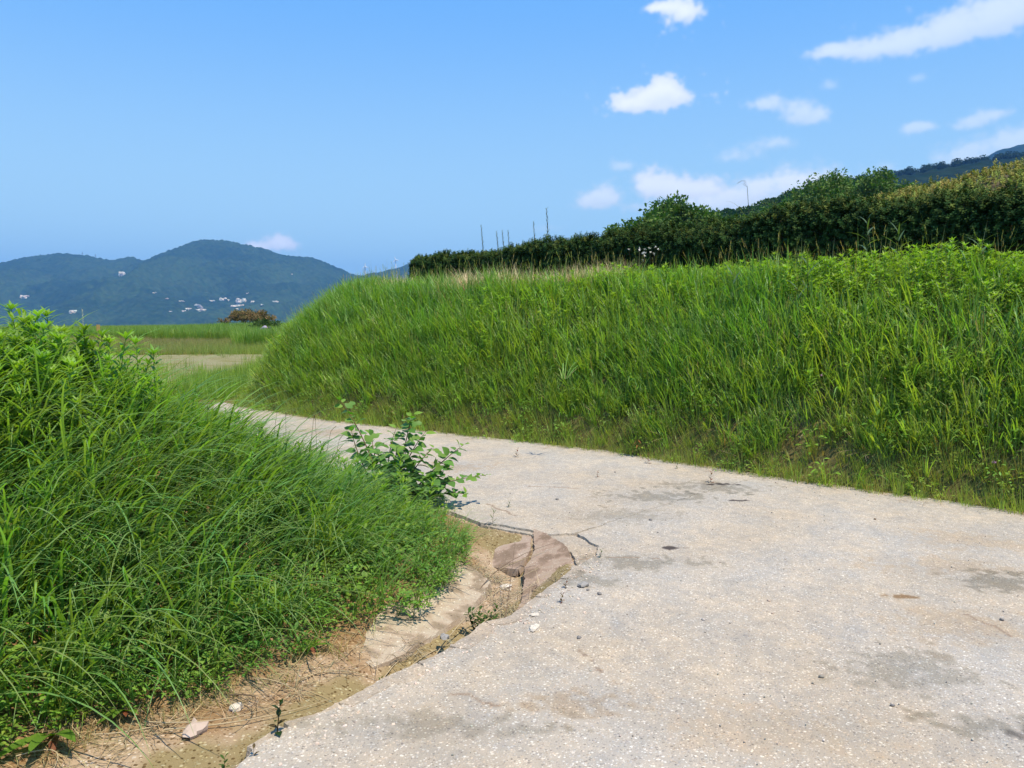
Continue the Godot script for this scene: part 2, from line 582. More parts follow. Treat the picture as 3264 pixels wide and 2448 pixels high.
func paving_stains() -> ImageTexture:
	var N := 1024
	var a := noise(101, 0.011, 5).get_image(N, N, false, false, false).get_data()
	var b := noise(102, 0.035, 4).get_image(N, N, false, false, false).get_data()
	var c := noise(103, 0.15, 3).get_image(N, N, false, false, false).get_data()
	var out := PackedByteArray()
	out.resize(N * N * 3)
	# x, z, radius along x, along z, strength, tone (0 grey, 1 brown, 2 rust, 3 near black)
	var S := [[1.9, -7.42, .55, .28, .5, 0], [1.32, -6.99, .55, .32, .55, 0], [1.9, -6.85, .16, .035, 1.2, 3], [2.03, -7.53, .2, .05, 1.2, 3], [1.09, -5.42, .10, .05, 1.3, 3], [.77, -5.1, .45, .2, .5, 0], [.45, -4.75, .3, .14, .5, 0], [1.75, -3.5, .34, .26, .45, 0], [1.85, -3.0, .24, .13, .5, 0], [1.92, -2.95, .10, .05, .5, 3],
		[2.9, -7.9, .22, .08, 1.0, 2], [2.75, -5.0, .5, .25, .2, 1], [2.21, -4.46, .10, .035, 1.1, 1], [2.87, -4.73, .35, .22, .6, 0], [.9, -6.3, .5, .25, .35, 0], [-.3, -3.0, .5, .12, .4, 0], [.3, -3.2, .3, .15, .35, 1], [1.0, -3.0, .5, .2, .15, 1], [2.3, -4.0, .4, .3, .2, 1], [3.2, -5.6, .5, .3, .2, 1], [-.6, -8.4, .4, .3, .3, 1], [-2.5, -11, .6, .4, .3, 1]]
	for y in N:
		var z := PAVE_RECT.position.y + PAVE_RECT.size.y * y / N
		for x in N:
			var k := y * N + x
			var na := a[k] / 255.0 - 0.5
			var nb := b[k] / 255.0 - 0.5
			var nc := c[k] / 255.0 - 0.5
			var v := 0.825 + na * 0.08 + nb * 0.07 + nc * 0.10
			var warm := na * -0.10 + nb * 0.10 + nc * 0.06
			out[k * 3] = int(clampf(v + warm * 0.5 - 0.006, 0, 1) * 255)
			out[k * 3 + 1] = int(clampf(v + warm * 0.1 - 0.008, 0, 1) * 255)
			out[k * 3 + 2] = int(clampf(v - warm * 0.5 - 0.022, 0, 1) * 255)
	for s in S:
		var x0 := int((s[0] - s[2] * 2 - PAVE_RECT.position.x) / PAVE_RECT.size.x * N)
		var x1 := int((s[0] + s[2] * 2 - PAVE_RECT.position.x) / PAVE_RECT.size.x * N)
		var y0 := int((s[1] - s[3] * 2 - PAVE_RECT.position.y) / PAVE_RECT.size.y * N)
		var y1 := int((s[1] + s[3] * 2 - PAVE_RECT.position.y) / PAVE_RECT.size.y * N)
		var tone: Color = [Color(0.62, 0.64, 0.64), Color(0.74, 0.65, 0.54), Color(0.80, 0.50, 0.36), Color(0.42, 0.40, 0.42)][s[5]]
		for y in range(maxi(0, y0), mini(N, y1)):
			for x in range(maxi(0, x0), mini(N, x1)):
				var k := y * N + x
				var dx: float = (PAVE_RECT.position.x + PAVE_RECT.size.x * x / N - s[0]) / s[2]
				var dz: float = (PAVE_RECT.position.y + PAVE_RECT.size.y * y / N - s[1]) / s[3]
				var m := sstep(0.2, 0.75, 1.15 - sqrt(dx * dx + dz * dz) + (b[k] + c[k] * 1.4 - 306) / 255.0 * 1.5) * clampf(s[4], 0, 1)
				out[k * 3] = int(out[k * 3] * lerpf(1, tone.r, m))
				out[k * 3 + 1] = int(out[k * 3 + 1] * lerpf(1, tone.g, m))
				out[k * 3 + 2] = int(out[k * 3 + 2] * lerpf(1, tone.b, m))
	var wig := noise(104, 0.9, 3)
	for hc in [[0.41, -5.22, 0.95, -5.15], [-0.25, -3.24, 0.05, -3.15], [-0.23, -6.73, 0.02, -6.3], [0.14, -7.45, 0.62, -7.3], [2.4, -4.2, 2.55, -3.5], [0.3, -3.7, 0.45, -3.4]]:
		var pa := Vector2(hc[0], hc[1])
		var pb := Vector2(hc[2], hc[3])
		var m := int(pa.distance_to(pb) * 160)
		for q in m:
			var p := pa.lerp(pb, float(q) / m)
			p += Vector2(wig.get_noise_2d(p.x * 3, p.y * 3), wig.get_noise_2d(p.y * 3 + 50, p.x * 3)) * 0.06
			if wig.get_noise_2d(p.x * 5 + 90, p.y * 5) > 0.25: continue
			var k := (int((p.y - PAVE_RECT.position.y) / PAVE_RECT.size.y * N) * N + int((p.x - PAVE_RECT.position.x) / PAVE_RECT.size.x * N)) * 3
			for ch in 3: out[k + ch] = mini(out[k + ch], [172, 160, 148][ch])
	return ImageTexture.create_from_image(Image.create_from_data(N, N, false, Image.FORMAT_RGB8, out))

# ---------------------------------------------------------------- ground, pavement, gutter
# a slab of paving: outline with worn edges, level or tilted top, broken sides
func slab(outline: Array, top: Callable, thick: float, wear: float, material: Material, col: Color, sd: int, shrink := 0.006) -> ArrayMesh:
	var fn := noise(sd, 3.5, 3)
	var chip := noise(sd + 1, 26.0, 3)
	var pts := PackedVector2Array()
	for k in outline.size():
		var a: Vector2 = outline[k]
		var b: Vector2 = outline[(k + 1) % outline.size()]
		var m := maxi(1, int(a.distance_to(b) / 0.018)) if a.length() < 10 else maxi(1, int(a.distance_to(b) / 0.3))
		for q in m:
			var p := a.lerp(b, float(q) / m)
			pts.append(p + Vector2(fn.get_noise_2d(p.x, p.y), fn.get_noise_2d(p.y + 40, p.x)) * wear + Vector2(chip.get_noise_2d(p.x, p.y), chip.get_noise_2d(p.y + 9, p.x)) * 0.010)
	if shrink > 0:
		var off := Geometry2D.offset_polygon(pts, -shrink)
		if off.size() > 0: pts = off[0]
	var g := Geo.new()
	var tr := Geometry2D.triangulate_polygon(pts)
	for p in pts:
		g.p(Vector3(p.x, top.call(p.x, p.y), p.y), UP, col)
		g.t.append(p / 1.3)
		g.t2.append((p - PAVE_RECT.position) / PAVE_RECT.size)
	for k in tr.size() / 3: g.tri(tr[k * 3], tr[k * 3 + 1], tr[k * 3 + 2])
	var ccw := not Geometry2D.is_polygon_clockwise(pts)
	for k in pts.size():
		var a := pts[k]
		var b := pts[(k + 1) % pts.size()]
		var nn2 := (b - a).orthogonal().normalized() * (1.0 if ccw else -1.0)
		if Geometry2D.is_point_in_polygon((a + b) / 2 + nn2 * 0.002, pts): nn2 = -nn2
		var nn := Vector3(nn2.x, 0.25, nn2.y).normalized()
		var id := []
		var o := nn2 * 0.012
		for q in [[a, 0.0, Vector2.ZERO], [b, 0.0, Vector2.ZERO], [b, thick, o], [a, thick, o]]:
			var pp: Vector2 = q[0] + q[2]
			id.append(g.p(Vector3(pp.x, top.call(q[0].x, q[0].y) - q[1], pp.y), nn, col))
			g.t.append(Vector2(q[0].x + q[0].y, q[1]) / 1.3)
			g.t2.append((q[0] - PAVE_RECT.position) / PAVE_RECT.size)
		g.quad(id[0], id[1], id[2], id[3])
	return g.mesh(material)

func land_color(x: float, z: float, _y: float) -> Color:
	var soil := Color(0.27, 0.215, 0.125)
	var green := Color(0.14, 0.165, 0.055)
	var n := nz_mid.get_noise_2d(x * 0.7, z * 0.7) * 0.5 + 0.5
	var c := soil.lerp(green, clampf(n * 1.2, 0.1, 1.0))
	var r := Vector2(x, z).length()
	if r > 16: c = c.lerp(Color(0.26, 0.23, 0.11), sstep(16, 40, r))
	if r > 120: c = Color(0.03, 0.05, 0.018)
	return c

func ground_and_pavement() -> void:
	var xs := [-7500.0, -4000.0, -2000.0, -900.0, -400.0, -200.0, -130.0, -100.0]
	xs += steps(-80, -16, 4) + steps(-14.5, -8, 0.5) + steps(-7.8, 8.4, 0.13) + steps(9, 16, 0.7) + steps(19, 60, 4) + [80.0, 110.0, 160.0, 300.0, 700.0, 1800.0, 4000.0, 7500.0]
	var zs := [-9000.0, -6000.0, -3000.0, -1500.0, -700.0, -350.0, -220.0, -160.0, -135.0, -120.0]
	zs += steps(-110, -50, 3) + steps(-48, -25, 0.8) + steps(-24.4, 2.6, 0.15) + [3.2, 4.5, 7.0, 12.0, 25.0, 60.0, 150.0, 500.0, 2000.0]
	var low := func(x, z): return land(x, z) - 0.30 * in_gutter(x, z)
	var gm := put("ground", sheet(xs, zs, low, land_color, M.soil))
	tag(gm, "earth of the plateau, bank and mound under the plants", "", "", "structure")
	# gutter floor
	var gut := sheet(steps(-2.4, 0.66, 0.03), steps(-7.2, -1.95, 0.03), channel, func(x, z, y):
		var p := Vector2(x, z)
		var e := dist_line(p, EDGE)
		var m := -mound_s(p)
		var n := nz_small.get_noise_2d(x * 7, z * 7)
		var sand := Color(0.56, 0.47, 0.385)
		var silt := Color(0.36, 0.31, 0.19)
		var soil := Color(0.36, 0.25, 0.15)
		var c := sand.lerp(silt, sstep(0.15, 0.45, sstep(0.02, 0.06, e) * (1 - sstep(0.28, 0.45, e)) * 0.5 + n * 0.5))
		return c.lerp(soil, sstep(0.25, -0.05, m + n * 0.30)), M.soil)
	tag(put("gutter", gut), "silted gutter along the broken edge of the paving", "", "", "structure")
	# paving
	var pv := base("pavement")
	tag(pv, "worn pale concrete paving with exposed stones", "", "", "structure")
	var crack: Array = [Vector2(-0.49, -6.43), Vector2(-0.25, -6.1), Vector2(-0.1, -6.04), Vector2(0.04, -5.94), Vector2(0.24, -5.76), Vector2(0.45, -5.77)]
	var joint: Array = [Vector2(0.92, -6.28), Vector2(1.4, -6.81), Vector2(1.87, -7.32), Vector2(2.53, -7.97), Vector2(2.78, -8.22)]
	var toe_far: Array = [Vector2(1.25, -9.75), Vector2(-0.9, -11.3), Vector2(-2.75, -12.65), Vector2(-4.9, -14.4), Vector2(-5.4, -14.9)]
	var left_far: Array = [Vector2(-5.6, -14.0), Vector2(-3.4, -10.6), Vector2(-2.1, -8.6), Vector2(-1.0, -7.0), Vector2(-0.72, -6.6)]
	var flat := func(x, z): return 0.02 + nz_big.get_noise_2d(x * 4, z * 4) * 0.006
	put("slab", slab(crack + joint + toe_far + left_far, flat, 0.15, 0.022, M.paving, Color(1, 1, 1), 61, 0.0035), pv)
	var jr := joint.duplicate()
	jr.reverse()
	var near_edge: Array = EDGE.slice(0, 12)
	var near: Array = [Vector2(0.53, -5.60), Vector2(0.47, -5.77)] + joint + [Vector2(4.35, -6.65), Vector2(9.0, -2.0), Vector2(9.0, 3.9), Vector2(-2.2, 3.9), Vector2(-1.6, -1.0)] + near_edge + [Vector2(0.51, -5.17), Vector2(0.56, -5.24), Vector2(0.59, -5.45)]
	put("slab", slab(near, flat, 0.15, 0.022, M.paving, Color(1, 1, 1), 61, 0.0035), pv)
	var strip: Array = crack + [Vector2(0.53, -5.60), Vector2(0.59, -5.45), Vector2(0.56, -5.24), Vector2(0.51, -5.17), Vector2(0.42, -5.02), Vector2(0.40, -5.36), Vector2(0.21, -5.72), Vector2(-0.11, -5.98), Vector2(-0.38, -6.2), Vector2(-0.60, -6.6)]
	put("broken_edge", slab(strip, func(x, z): return 0.008, 0.12, 0.022, M.paving, Color(0.97, 0.93, 0.88), 61, 0.0035), pv)
	# the crumbled margin: loose plates broken off along the edge
	rng.seed = 66
	for k in range(1, 11):
		var a: Vector2 = near_edge[k]
		var b: Vector2 = near_edge[k + 1]
		var out := (b - a).orthogonal().normalized()
		if out.x < 0: out = -out
		var wd := R(0.05, 0.12)
		var plate: Array = [a - out * 0.035, a.lerp(b, 0.5) - out * R(0.0, 0.05), b - out * 0.035, b + out * wd * R(0.5, 1.0), a.lerp(b, R(0.4, 0.6)) + out * wd, a + out * wd * R(0.5, 1.0)]
		var lift := R(0.0215, 0.026)
		var sx := R(-0.06, 0.06)
		put("broken_edge", slab(plate, func(x, z): return lift + (x - a.x) * sx, 0.06, 0.012, M.paving, Color(0.97, 0.92, 0.87) * R(0.95, 1.0), 160 + k, 0.003), pv)
	# tilted lining slabs of the gutter
	var ls: Array = [Vector2(-0.84, -4.10), Vector2(-0.76, -4.42), Vector2(-0.62, -4.62), Vector2(-0.46, -5.24), Vector2(-0.27, -5.15), Vector2(-0.13, -4.97), Vector2(-0.23, -4.49), Vector2(-0.54, -3.89), Vector2(-0.67, -3.74), Vector2(-0.82, -3.88)]
	var lp := func(x, z): return -0.098 + 0.20 * maxf(0.0, (x + 0.11) * -0.91 + (z + 4.97) * -0.414) - 0.01 * (z + 4.6) + 0.024
	var l := put("gutter_slab", slab(ls, lp, 0.05, 0.005, M.slab_concrete, Color(0.70, 0.655, 0.60), 64))
	tag(l, "smooth sandy concrete slab tilted from the weeds down into the gutter", "slab")
	var up := func(x, z): return -0.118 + 0.23 * (x + 0.1) - 0.125 * (z + 5.3)
	var us: Array = [Vector2(-0.27, -5.62), Vector2(-0.12, -6.16), Vector2(0.02, -6.08), Vector2(0.15, -5.9), Vector2(0.14, -5.55), Vector2(0.05, -5.28), Vector2(-0.11, -5.38)]
	var u1 := put("gutter_slab", slab(us, up, 0.045, 0.012, M.slab_concrete, Color(0.56, 0.49, 0.455), 65))
	tag(u1, "purplish slab at the head of the gutter, beside the leafy weeds", "slab")
	var vs: Array = [Vector2(0.16, -5.9), Vector2(0.26, -5.74), Vector2(0.39, -5.42), Vector2(0.40, -5.1), Vector2(0.30, -4.86), Vector2(0.15, -4.62), Vector2(0.04, -4.4), Vector2(-0.01, -4.6), Vector2(0.06, -4.85), Vector2(0.08, -5.25), Vector2(0.155, -5.5)]
	var u2 := put("gutter_slab", slab(vs, func(x, z): return up.call(x, z) + 0.012, 0.05, 0.014, M.slab_concrete, Color(0.52, 0.45, 0.41), 66))
	tag(u2, "dark stained slab sloping from the broken paving down into the gutter", "slab")
	# gravel lot and the pale track further off
	var lot := sheet(steps(-20, -6.6, 0.4), steps(-33, -16.6, 0.4), func(x, z): return land(x, z) + 0.03 + nz_mid.get_noise_2d(x, z) * 0.02, func(x, z, y):
		var n := nz_mid.get_noise_2d(x * 0.8, z * 1.6)
		return Color(0.36, 0.375, 0.245).lerp(Color(0.28, 0.29, 0.13), sstep(-0.1, 0.5, n)), M.soil)
	tag(put("gravel_lot", lot), "flat gravel clearing beyond the end of the paving", "", "", "structure")
	var track := sheet(steps(-40, -14, 1.0), steps(-53.5, -51, 0.5), func(x, z): return land(x, z) + 0.10, func(x, z, y): return Color(0.50, 0.44, 0.36), M.soil)
	tag(put("path", track), "pale dirt track crossing the field", "", "", "structure")

# ---------------------------------------------------------------- far hills, rocks, turbines, pylons
const RIDGE := [Vector2(-3000, 190), Vector2(-2838, 207), Vector2(-2616, 236), Vector2(-2396, 243), Vector2(-2332, 247), Vector2(-2275, 275), Vector2(-2194, 284), Vector2(-2114, 294), Vector2(-2003, 287), Vector2(-1948, 276), Vector2(-1869, 262), Vector2(-1778, 278), Vector2(-1711, 259), Vector2(-1638, 287), Vector2(-1556, 321), Vector2(-1476, 352), Vector2(-1436, 359), Vector2(-1334, 355), Vector2(-1254, 337), Vector2(-1152, 317), Vector2(-1081, 289), Vector2(-1041, 281), Vector2(-937, 276), Vector2(-882, 255), Vector2(-803, 223), Vector2(-748, 199), Vector2(-562, 112), Vector2(-342, 16)]
var spur: FastNoiseLite
var crown_noise: FastNoiseLite

func mountain(x: float, z: float) -> float:
	var t: float = (-2300.0 - z) / 1500.0
	var top := profile(RIDGE, x)
	var b := -62.0
	if t > 1.0: return lerpf(top, b, minf(1, (t - 1.0) * 1.2)) - 4.0
	t = clampf(t, 0, 1)
	var y := lerpf(b, top, pow(t, 0.92))
	y -= absf(spur.get_noise_2d(x, z * 0.55)) * 110.0 * 4.0 * t * (1.0 - t)
	return y

func wooded(called: String, label: String, xs: Array, zs: Array, f: Callable, bump: float, cell: float, c0: Color, c1: Color) -> void:
	var cn := FastNoiseLite.new()
	cn.seed = 19
	cn.noise_type = FastNoiseLite.TYPE_CELLULAR
	cn.cellular_return_type = FastNoiseLite.RETURN_DISTANCE
	cn.frequency = 1.0 / cell
	var tone := noise(23, 0.5 / cell, 3)
	var broad := noise(29, 0.04 / cell, 3)
	var h := func(x, z): return f.call(x, z) + bump * (1.0 - minf(1.0, cn.get_noise_2d(x, z) + 1.0)) + tone.get_noise_2d(x * 1.7, z) * bump * 0.7
	var g := sheet(xs, zs, h, func(x, z, y): return vary(c0.lerp(c1, clampf(0.5 + tone.get_noise_2d(x, z) * 0.9 + broad.get_noise_2d(x, z) * 0.8, 0, 1)), 0.25), M.wood_land)
	tag(put(called, g), label, "", "", "structure")

func far_hills() -> void:
	spur = noise(41, 0.0017, 3)
	wooded("mountain", "blue-green wooded mountain with two summits", steps(-3000, -345, 8.5), steps(-4300, -2300, 11), mountain, 9.0, 16.0, Color(0.015, 0.032, 0.012), Color(0.036, 0.062, 0.022))
	var TR := [Vector2(-880, 138), Vector2(-697, 182), Vector2(-651, 182), Vector2(-630, 191), Vector2(-602, 193), Vector2(-577, 196), Vector2(-545, 207), Vector2(-516, 210), Vector2(-462, 229), Vector2(-322, 235), Vector2(-44, 138)]
	wooded("wooded_ridge", "distant wooded ridge carrying the wind turbines", steps(-880, -60, 9), steps(-3900, -3180, 14), func(x, z):
		var t: float = (-3180.0 - z) / 420.0
		var top := profile(TR, x)
		return lerpf(-60, top, sin(minf(1, t) * PI / 2)) if t <= 1 else top - (t - 1) * 200, 5.0, 16.0, Color(0.015, 0.032, 0.013), Color(0.030, 0.050, 0.020))
	var BL := [Vector2(970, 330), Vector2(1262, 418), Vector2(1425, 471), Vector2(1473, 487), Vector2(1542, 522), Vector2(1619, 539), Vector2(1752, 558), Vector2(2080, 590), Vector2(2600, 520)]
	wooded("wooded_hill", "steep blue wooded hill at the far right", steps(970, 2600, 11), steps(-3000, -1750, 14), func(x, z):
		var t: float = (-1750.0 - z) / 850.0
		var top := profile(BL, x)
		return lerpf(0, top, sin(minf(1, t) * PI / 2)) if t <= 1 else top - (t - 1) * 250, 7.0, 14.0, Color(0.008, 0.018, 0.008), Color(0.018, 0.032, 0.013))
	var MD := [Vector2(200, 100), Vector2(358, 147), Vector2(390, 153), Vector2(430, 163), Vector2(475, 168), Vector2(515, 175), Vector2(567, 185), Vector2(623, 190), Vector2(800, 200), Vector2(1000, 183)]
	wooded("wooded_hill", "middle wooded ridge with a row of small trees on its skyline", steps(200, 1000, 6), steps(-1180, -700, 7), func(x, z):
		var t: float = (-700.0 - z) / 300.0
		var top := profile(MD, x)
		return lerpf(20, top, sin(minf(1, t) * PI / 2)) if t <= 1 else top - (t - 1) * 60, 5.0, 11.0, Color(0.005, 0.012, 0.005), Color(0.012, 0.022, 0.008))
	var FH := [Vector2(40, 21), Vector2(62, 28), Vector2(73, 29), Vector2(80, 32.5), Vector2(86, 34.5), Vector2(95, 37.5), Vector2(105, 37), Vector2(116, 31), Vector2(135, 22), Vector2(160, 17), Vector2(200, 14)]
	var fh := func(x, z):
		var t: float = (-150.0 - z) / 110.0
		var top := profile(FH, x)
		return lerpf(4, top, sin(minf(1, t) * PI / 2)) if t <= 1 else top - (t - 1) * 30
	wooded("wooded_hill", "near wooded hill rising behind the trees at the hedge", steps(40, 200, 2), steps(-320, -150, 2.5), fh, 2.0, 6.0, Color(0.020, 0.038, 0.012), Color(0.035, 0.055, 0.018))
	# the wood on the near hill
	rng.seed = 77
	var w := []
	var tn := []
	for k in 900:
		var x := R(42, 150)
		var z := R(-275, -155)
		w.append(Transform3D(Basis(UP, R(0, TAU)).scaled(Vector3(R(0.8, 1.25), R(0.8, 1.2), R(0.8, 1.25))), Vector3(x, fh.call(x, z) + 1.0, z)))
		tn.append(vary(Color(0.060, 0.105, 0.032), 0.3))
	mass("wood", "close wood of round green crowns covering the near hill", "wood", [crown_cloud(5, 260, 3.3, 2.9), crown_cloud(6, 260, 3.1, 3.3), crown_cloud(7, 240, 3.6, 2.6)], w, tn)
	# crowns on the skylines of the middle ridge
	rng.seed = 78
	w = []
	tn = []
	for k in 130:
		var x := R(375, 670)
		var y: float = profile(MD, x)
		w.append(Transform3D(Basis(UP, R(0, TAU)).scaled(Vector3.ONE * R(0.9, 2.3)), Vector3(x, y + 2.5, R(-1010, -985))))
		tn.append(vary(Color(0.022, 0.040, 0.014), 0.25))
	mass("ridge_wood", "dark trees crowding the skyline of the middle ridge", "wood", [crown_cloud(8, 200, 3.0, 3.4)], w, tn)
	# pale rock outcrops on the mountain
	var eye := Vector3(0, 1.6, 0)
	var ROCKS := [[-1487.7, 159.3, 18, 22, "tall pale outcrop alone high on the mountain, left of the cliffs"], [-1866, 75.8, 20, 12, "pale outcrop showing just above the weeds at the far left"], [-1680, 18.4, 24, 12, "slanting pale outcrop low behind the left mound"], [-1366.7, 92.6, 9, 5, "small pale rock above the left end of the cliffs"], [-1322, 68.7, 7, 7, "reddish small rock at the left end of the cliff band"], [-1270.5, 60.3, 24, 4, "thin pale ledge at the left of the cliff band"], [-1202.8, 37.6, 28, 20, "grey cliff above the lower left white rocks"], [-1193.6, 23.2, 36, 13, "bright white cliff foot at the lower left of the cliff band"], [-1241.5, 29.2, 22, 9, "white boulder group just left of the lower cliff foot"], [-1308, 20.8, 10, 4, "lowest small white rock at the left, under the cliff band"], [-1259.8, 22.5, 14, 5, "flat white rock between the lowest rock and the cliff foot"], [-1147.9, 61.5, 18, 5, "white ledge in the gap between the two cliff groups"], [-1105.7, 66.3, 26, 11, "mottled white rocks at the upper left of the main cliff"], [-1084, 64, 8, 7, "small white block left of the main cliff"], [-1036.2, 57.9, 40, 27, "largest white cliff in the middle of the mountain side"], [-1048.7, 41.2, 52, 10, "white scree along the foot of the largest cliff"], [-993, 57.9, 10, 10, "pale block at the right edge of the largest cliff"], [-959.6, 47.1, 8, 5, "single white boulder between the largest cliff and the straight ledge"], [-906.4, 57.9, 24, 7, "straight white ledge standing alone right of the cliffs"], [-1011.3, 90, 9, 6, "dull pinkish rock above the largest cliff"], [-839, 161.7, 6, 5, "tiny pale rock high on the right shoulder of the mountain"], [-1055, 31, 14, 4, "lowest white rocks under the largest cliff"]]
	var k := 0
	for r in ROCKS:
		var d := Vector3(r[0], r[1] - 1.6, -3100).normalized()
		var dist := 2300.0
		while dist < 4200:
			var q := eye + d * dist
			if mountain(q.x, q.z) + 4.0 > q.y: break
			dist += 8.0
		var at := eye + d * dist
		var s := dist / 3100.0
		var g := Geo.new()
		rng.seed = 300 + k
		var pieces := clampi(int(r[2] * r[3] / 9.0), 4, 40)
		for q in pieces:
			var c := vary(Color(0.56, 0.51, 0.43), 0.3)
			if r[4].contains("red") or r[4].contains("pink"): c = vary(Color(0.45, 0.34, 0.29), 0.15)
			elif r[4].contains("grey"): c = vary(Color(0.30, 0.29, 0.29), 0.2)
			g.rock(Vector3(R(-0.42, 0.42) * r[2], R(-0.35, 0.4) * r[3], R(-3, 5)) * s, Vector3(R(0.10, 0.34) * r[2] + 2, R(0.16, 0.5) * r[3] + 2, 16) * s, 0.55, 400 + k * 20 + q, 4, c)
		var o := put("rock_outcrop", g.mesh(M.rock), null, Transform3D(Basis.IDENTITY, at + d * -7))
		tag(o, r[4], "rock", "pale rock outcrops on the mountain")
		k += 1
	# wind turbines
	turbine(Vector3(-651, 178, -3600), 39.0 + 6, 14.5, [1.52, 1.52 - 1.95, 1.52 + 2.3], "left white wind turbine in the notch beside the mountain")
	turbine(Vector3(-516, 205, -3600), 40.0 + 6, 14.5, [1.80, -0.10, 3.9], "right white wind turbine next to the end of the hedge")
	# power pylons on the left summit
	for q in [[Vector3(-2005, 284, -3795), "left lattice pylon on the left summit"], [Vector3(-1944, 273, -3795), "right lattice pylon on the left summit"]]:
		var t := base("power_pylon", q[0])
		tag(t, q[1], "pylon", "pylons on the summit")
		var grey := Color(0.16, 0.17, 0.18)
		var lg := Geo.new()
		for s in [[-1, -1], [1, -1], [1, 1], [-1, 1]]:
			lg.tube([Vector3(s[0] * 2.6, -6, s[1] * 2.6), Vector3(s[0] * 0.5, 19, s[1] * 0.5)], [0.35, 0.3], 4, grey)
		for h in 5:
			var w0 := lerpf(2.6, 0.5, (h * 4.0 + 2) / 25.0)
			for s in [-1, 1]:
				lg.tube([Vector3(-w0, h * 4.0 - 3, w0 * s), Vector3(w0, h * 4.0 + 1, w0 * s)], [0.2, 0.2], 3, grey)
		put("lattice_tower", lg.mesh(M.paint), t)
		for h in [11.0, 15.0, 18.5]:
			var ag := Geo.new()
			ag.tube([Vector3(-4.2, h, 0), Vector3(4.2, h, 0)], [0.3, 0.3], 4, grey)
			put("cross_arm", ag.mesh(M.paint), t)

func turbine(at: Vector3, h: float, bl: float, ang: Array, label: String) -> void:
	var t := base("wind_turbine", at)
	tag(t, label, "wind turbine", "wind turbines on the ridge")
	var white := Color(0.92, 0.92, 0.92)
	var g := Geo.new()
	g.tube([Vector3.ZERO, Vector3(0, h * 0.5, 0), Vector3(0, h, 0)], [3.6, 3.0, 2.4], 12, white)
	put("tower", g.mesh(M.paint), t)
	g = Geo.new()
	g.box(Vector3(0, h + 1.2, -1.0), Vector3(3.0, 3.0, 7), Basis.IDENTITY, white)
	put("nacelle", g.mesh(M.paint), t)
	g = Geo.new()
	g.rock(Vector3(0, h + 1.2, 4.6), Vector3(3.2, 3.2, 3.6), 0.0, 1, 6, white, false)
	put("hub", g.mesh(M.paint), t)
	for a in ang:
		g = Geo.new()
		var d := Vector3(cos(a), sin(a), 0)
		g.tube([Vector3(0, h + 1.2, 4.8), Vector3(0, h + 1.2, 4.8) + d * bl * 0.25, Vector3(0, h + 1.2, 5.0) + d * bl], [1.5, 2.2, 0.8], 6, white)
		put("blade", g.mesh(M.paint), t)

# ---------------------------------------------------------------- trees and hedges
func crown_cloud(sd: int, n: int, r: float, h: float) -> ArrayMesh:
	var rr := RandomNumberGenerator.new()
	rr.seed = sd
	var g := Geo.new()
	g.rock(Vector3(0, h * 0.55, 0), Vector3(r * 1.35, h * 1.0, r * 1.35), 0.5, sd, 5, Color(0.8, 0.8, 0.8))
	var cl := []
	for k in 16:
		var a := rr.randf() * TAU
		var e := rr.randf_range(-0.3, 1.45)
		cl.append(Vector3(cos(a) * cos(e) * r * 0.75, h * 0.5 + sin(e) * h * 0.55, sin(a) * cos(e) * r * 0.75))
	for k in n:
		var c: Vector3 = cl[k % 16]
		var d := Vector3(rr.randfn(), rr.randfn() + 0.4, rr.randfn()).normalized()
		var s := 0.85 + 0.3 * rr.randf()
		g.leaf(c + d * r * 0.36, (d + Vector3(rr.randfn(), rr.randfn(), rr.randfn()) * 0.7), Vector3(rr.randfn(), 1.2, rr.randfn()).normalized(), r * 0.24 * s, r * 0.17 * s, 0.3, [0.2, 1.0, 0.0], Color(s, s, s * 0.95), 0.3)
	return g.mesh(M.tree_leaf)

func cluster_mesh(sd: int, n: int, rad: float, ll: float, lw: float, m: Material) -> ArrayMesh:
	var rr := RandomNumberGenerator.new()
	rr.seed = sd
	var g := Geo.new()
	for k in n:
		var d := Vector3(rr.randfn(), rr.randfn() * 0.8 + 0.25, rr.randfn()).normalized()
		var s := rr.randf_range(0.75, 1.2)
		g.leaf(d * rad * rr.randf_range(0.2, 1.0), d + Vector3(rr.randfn(), rr.randfn(), rr.randfn()) * 0.6, Vector3(rr.randfn() * 0.7, 1, rr.randfn() * 0.7).normalized(), ll * s, lw * s, 0.5, [0.15, 1.0, 0.0], Color(s, s, s), 0.25)
	return g.mesh(m)

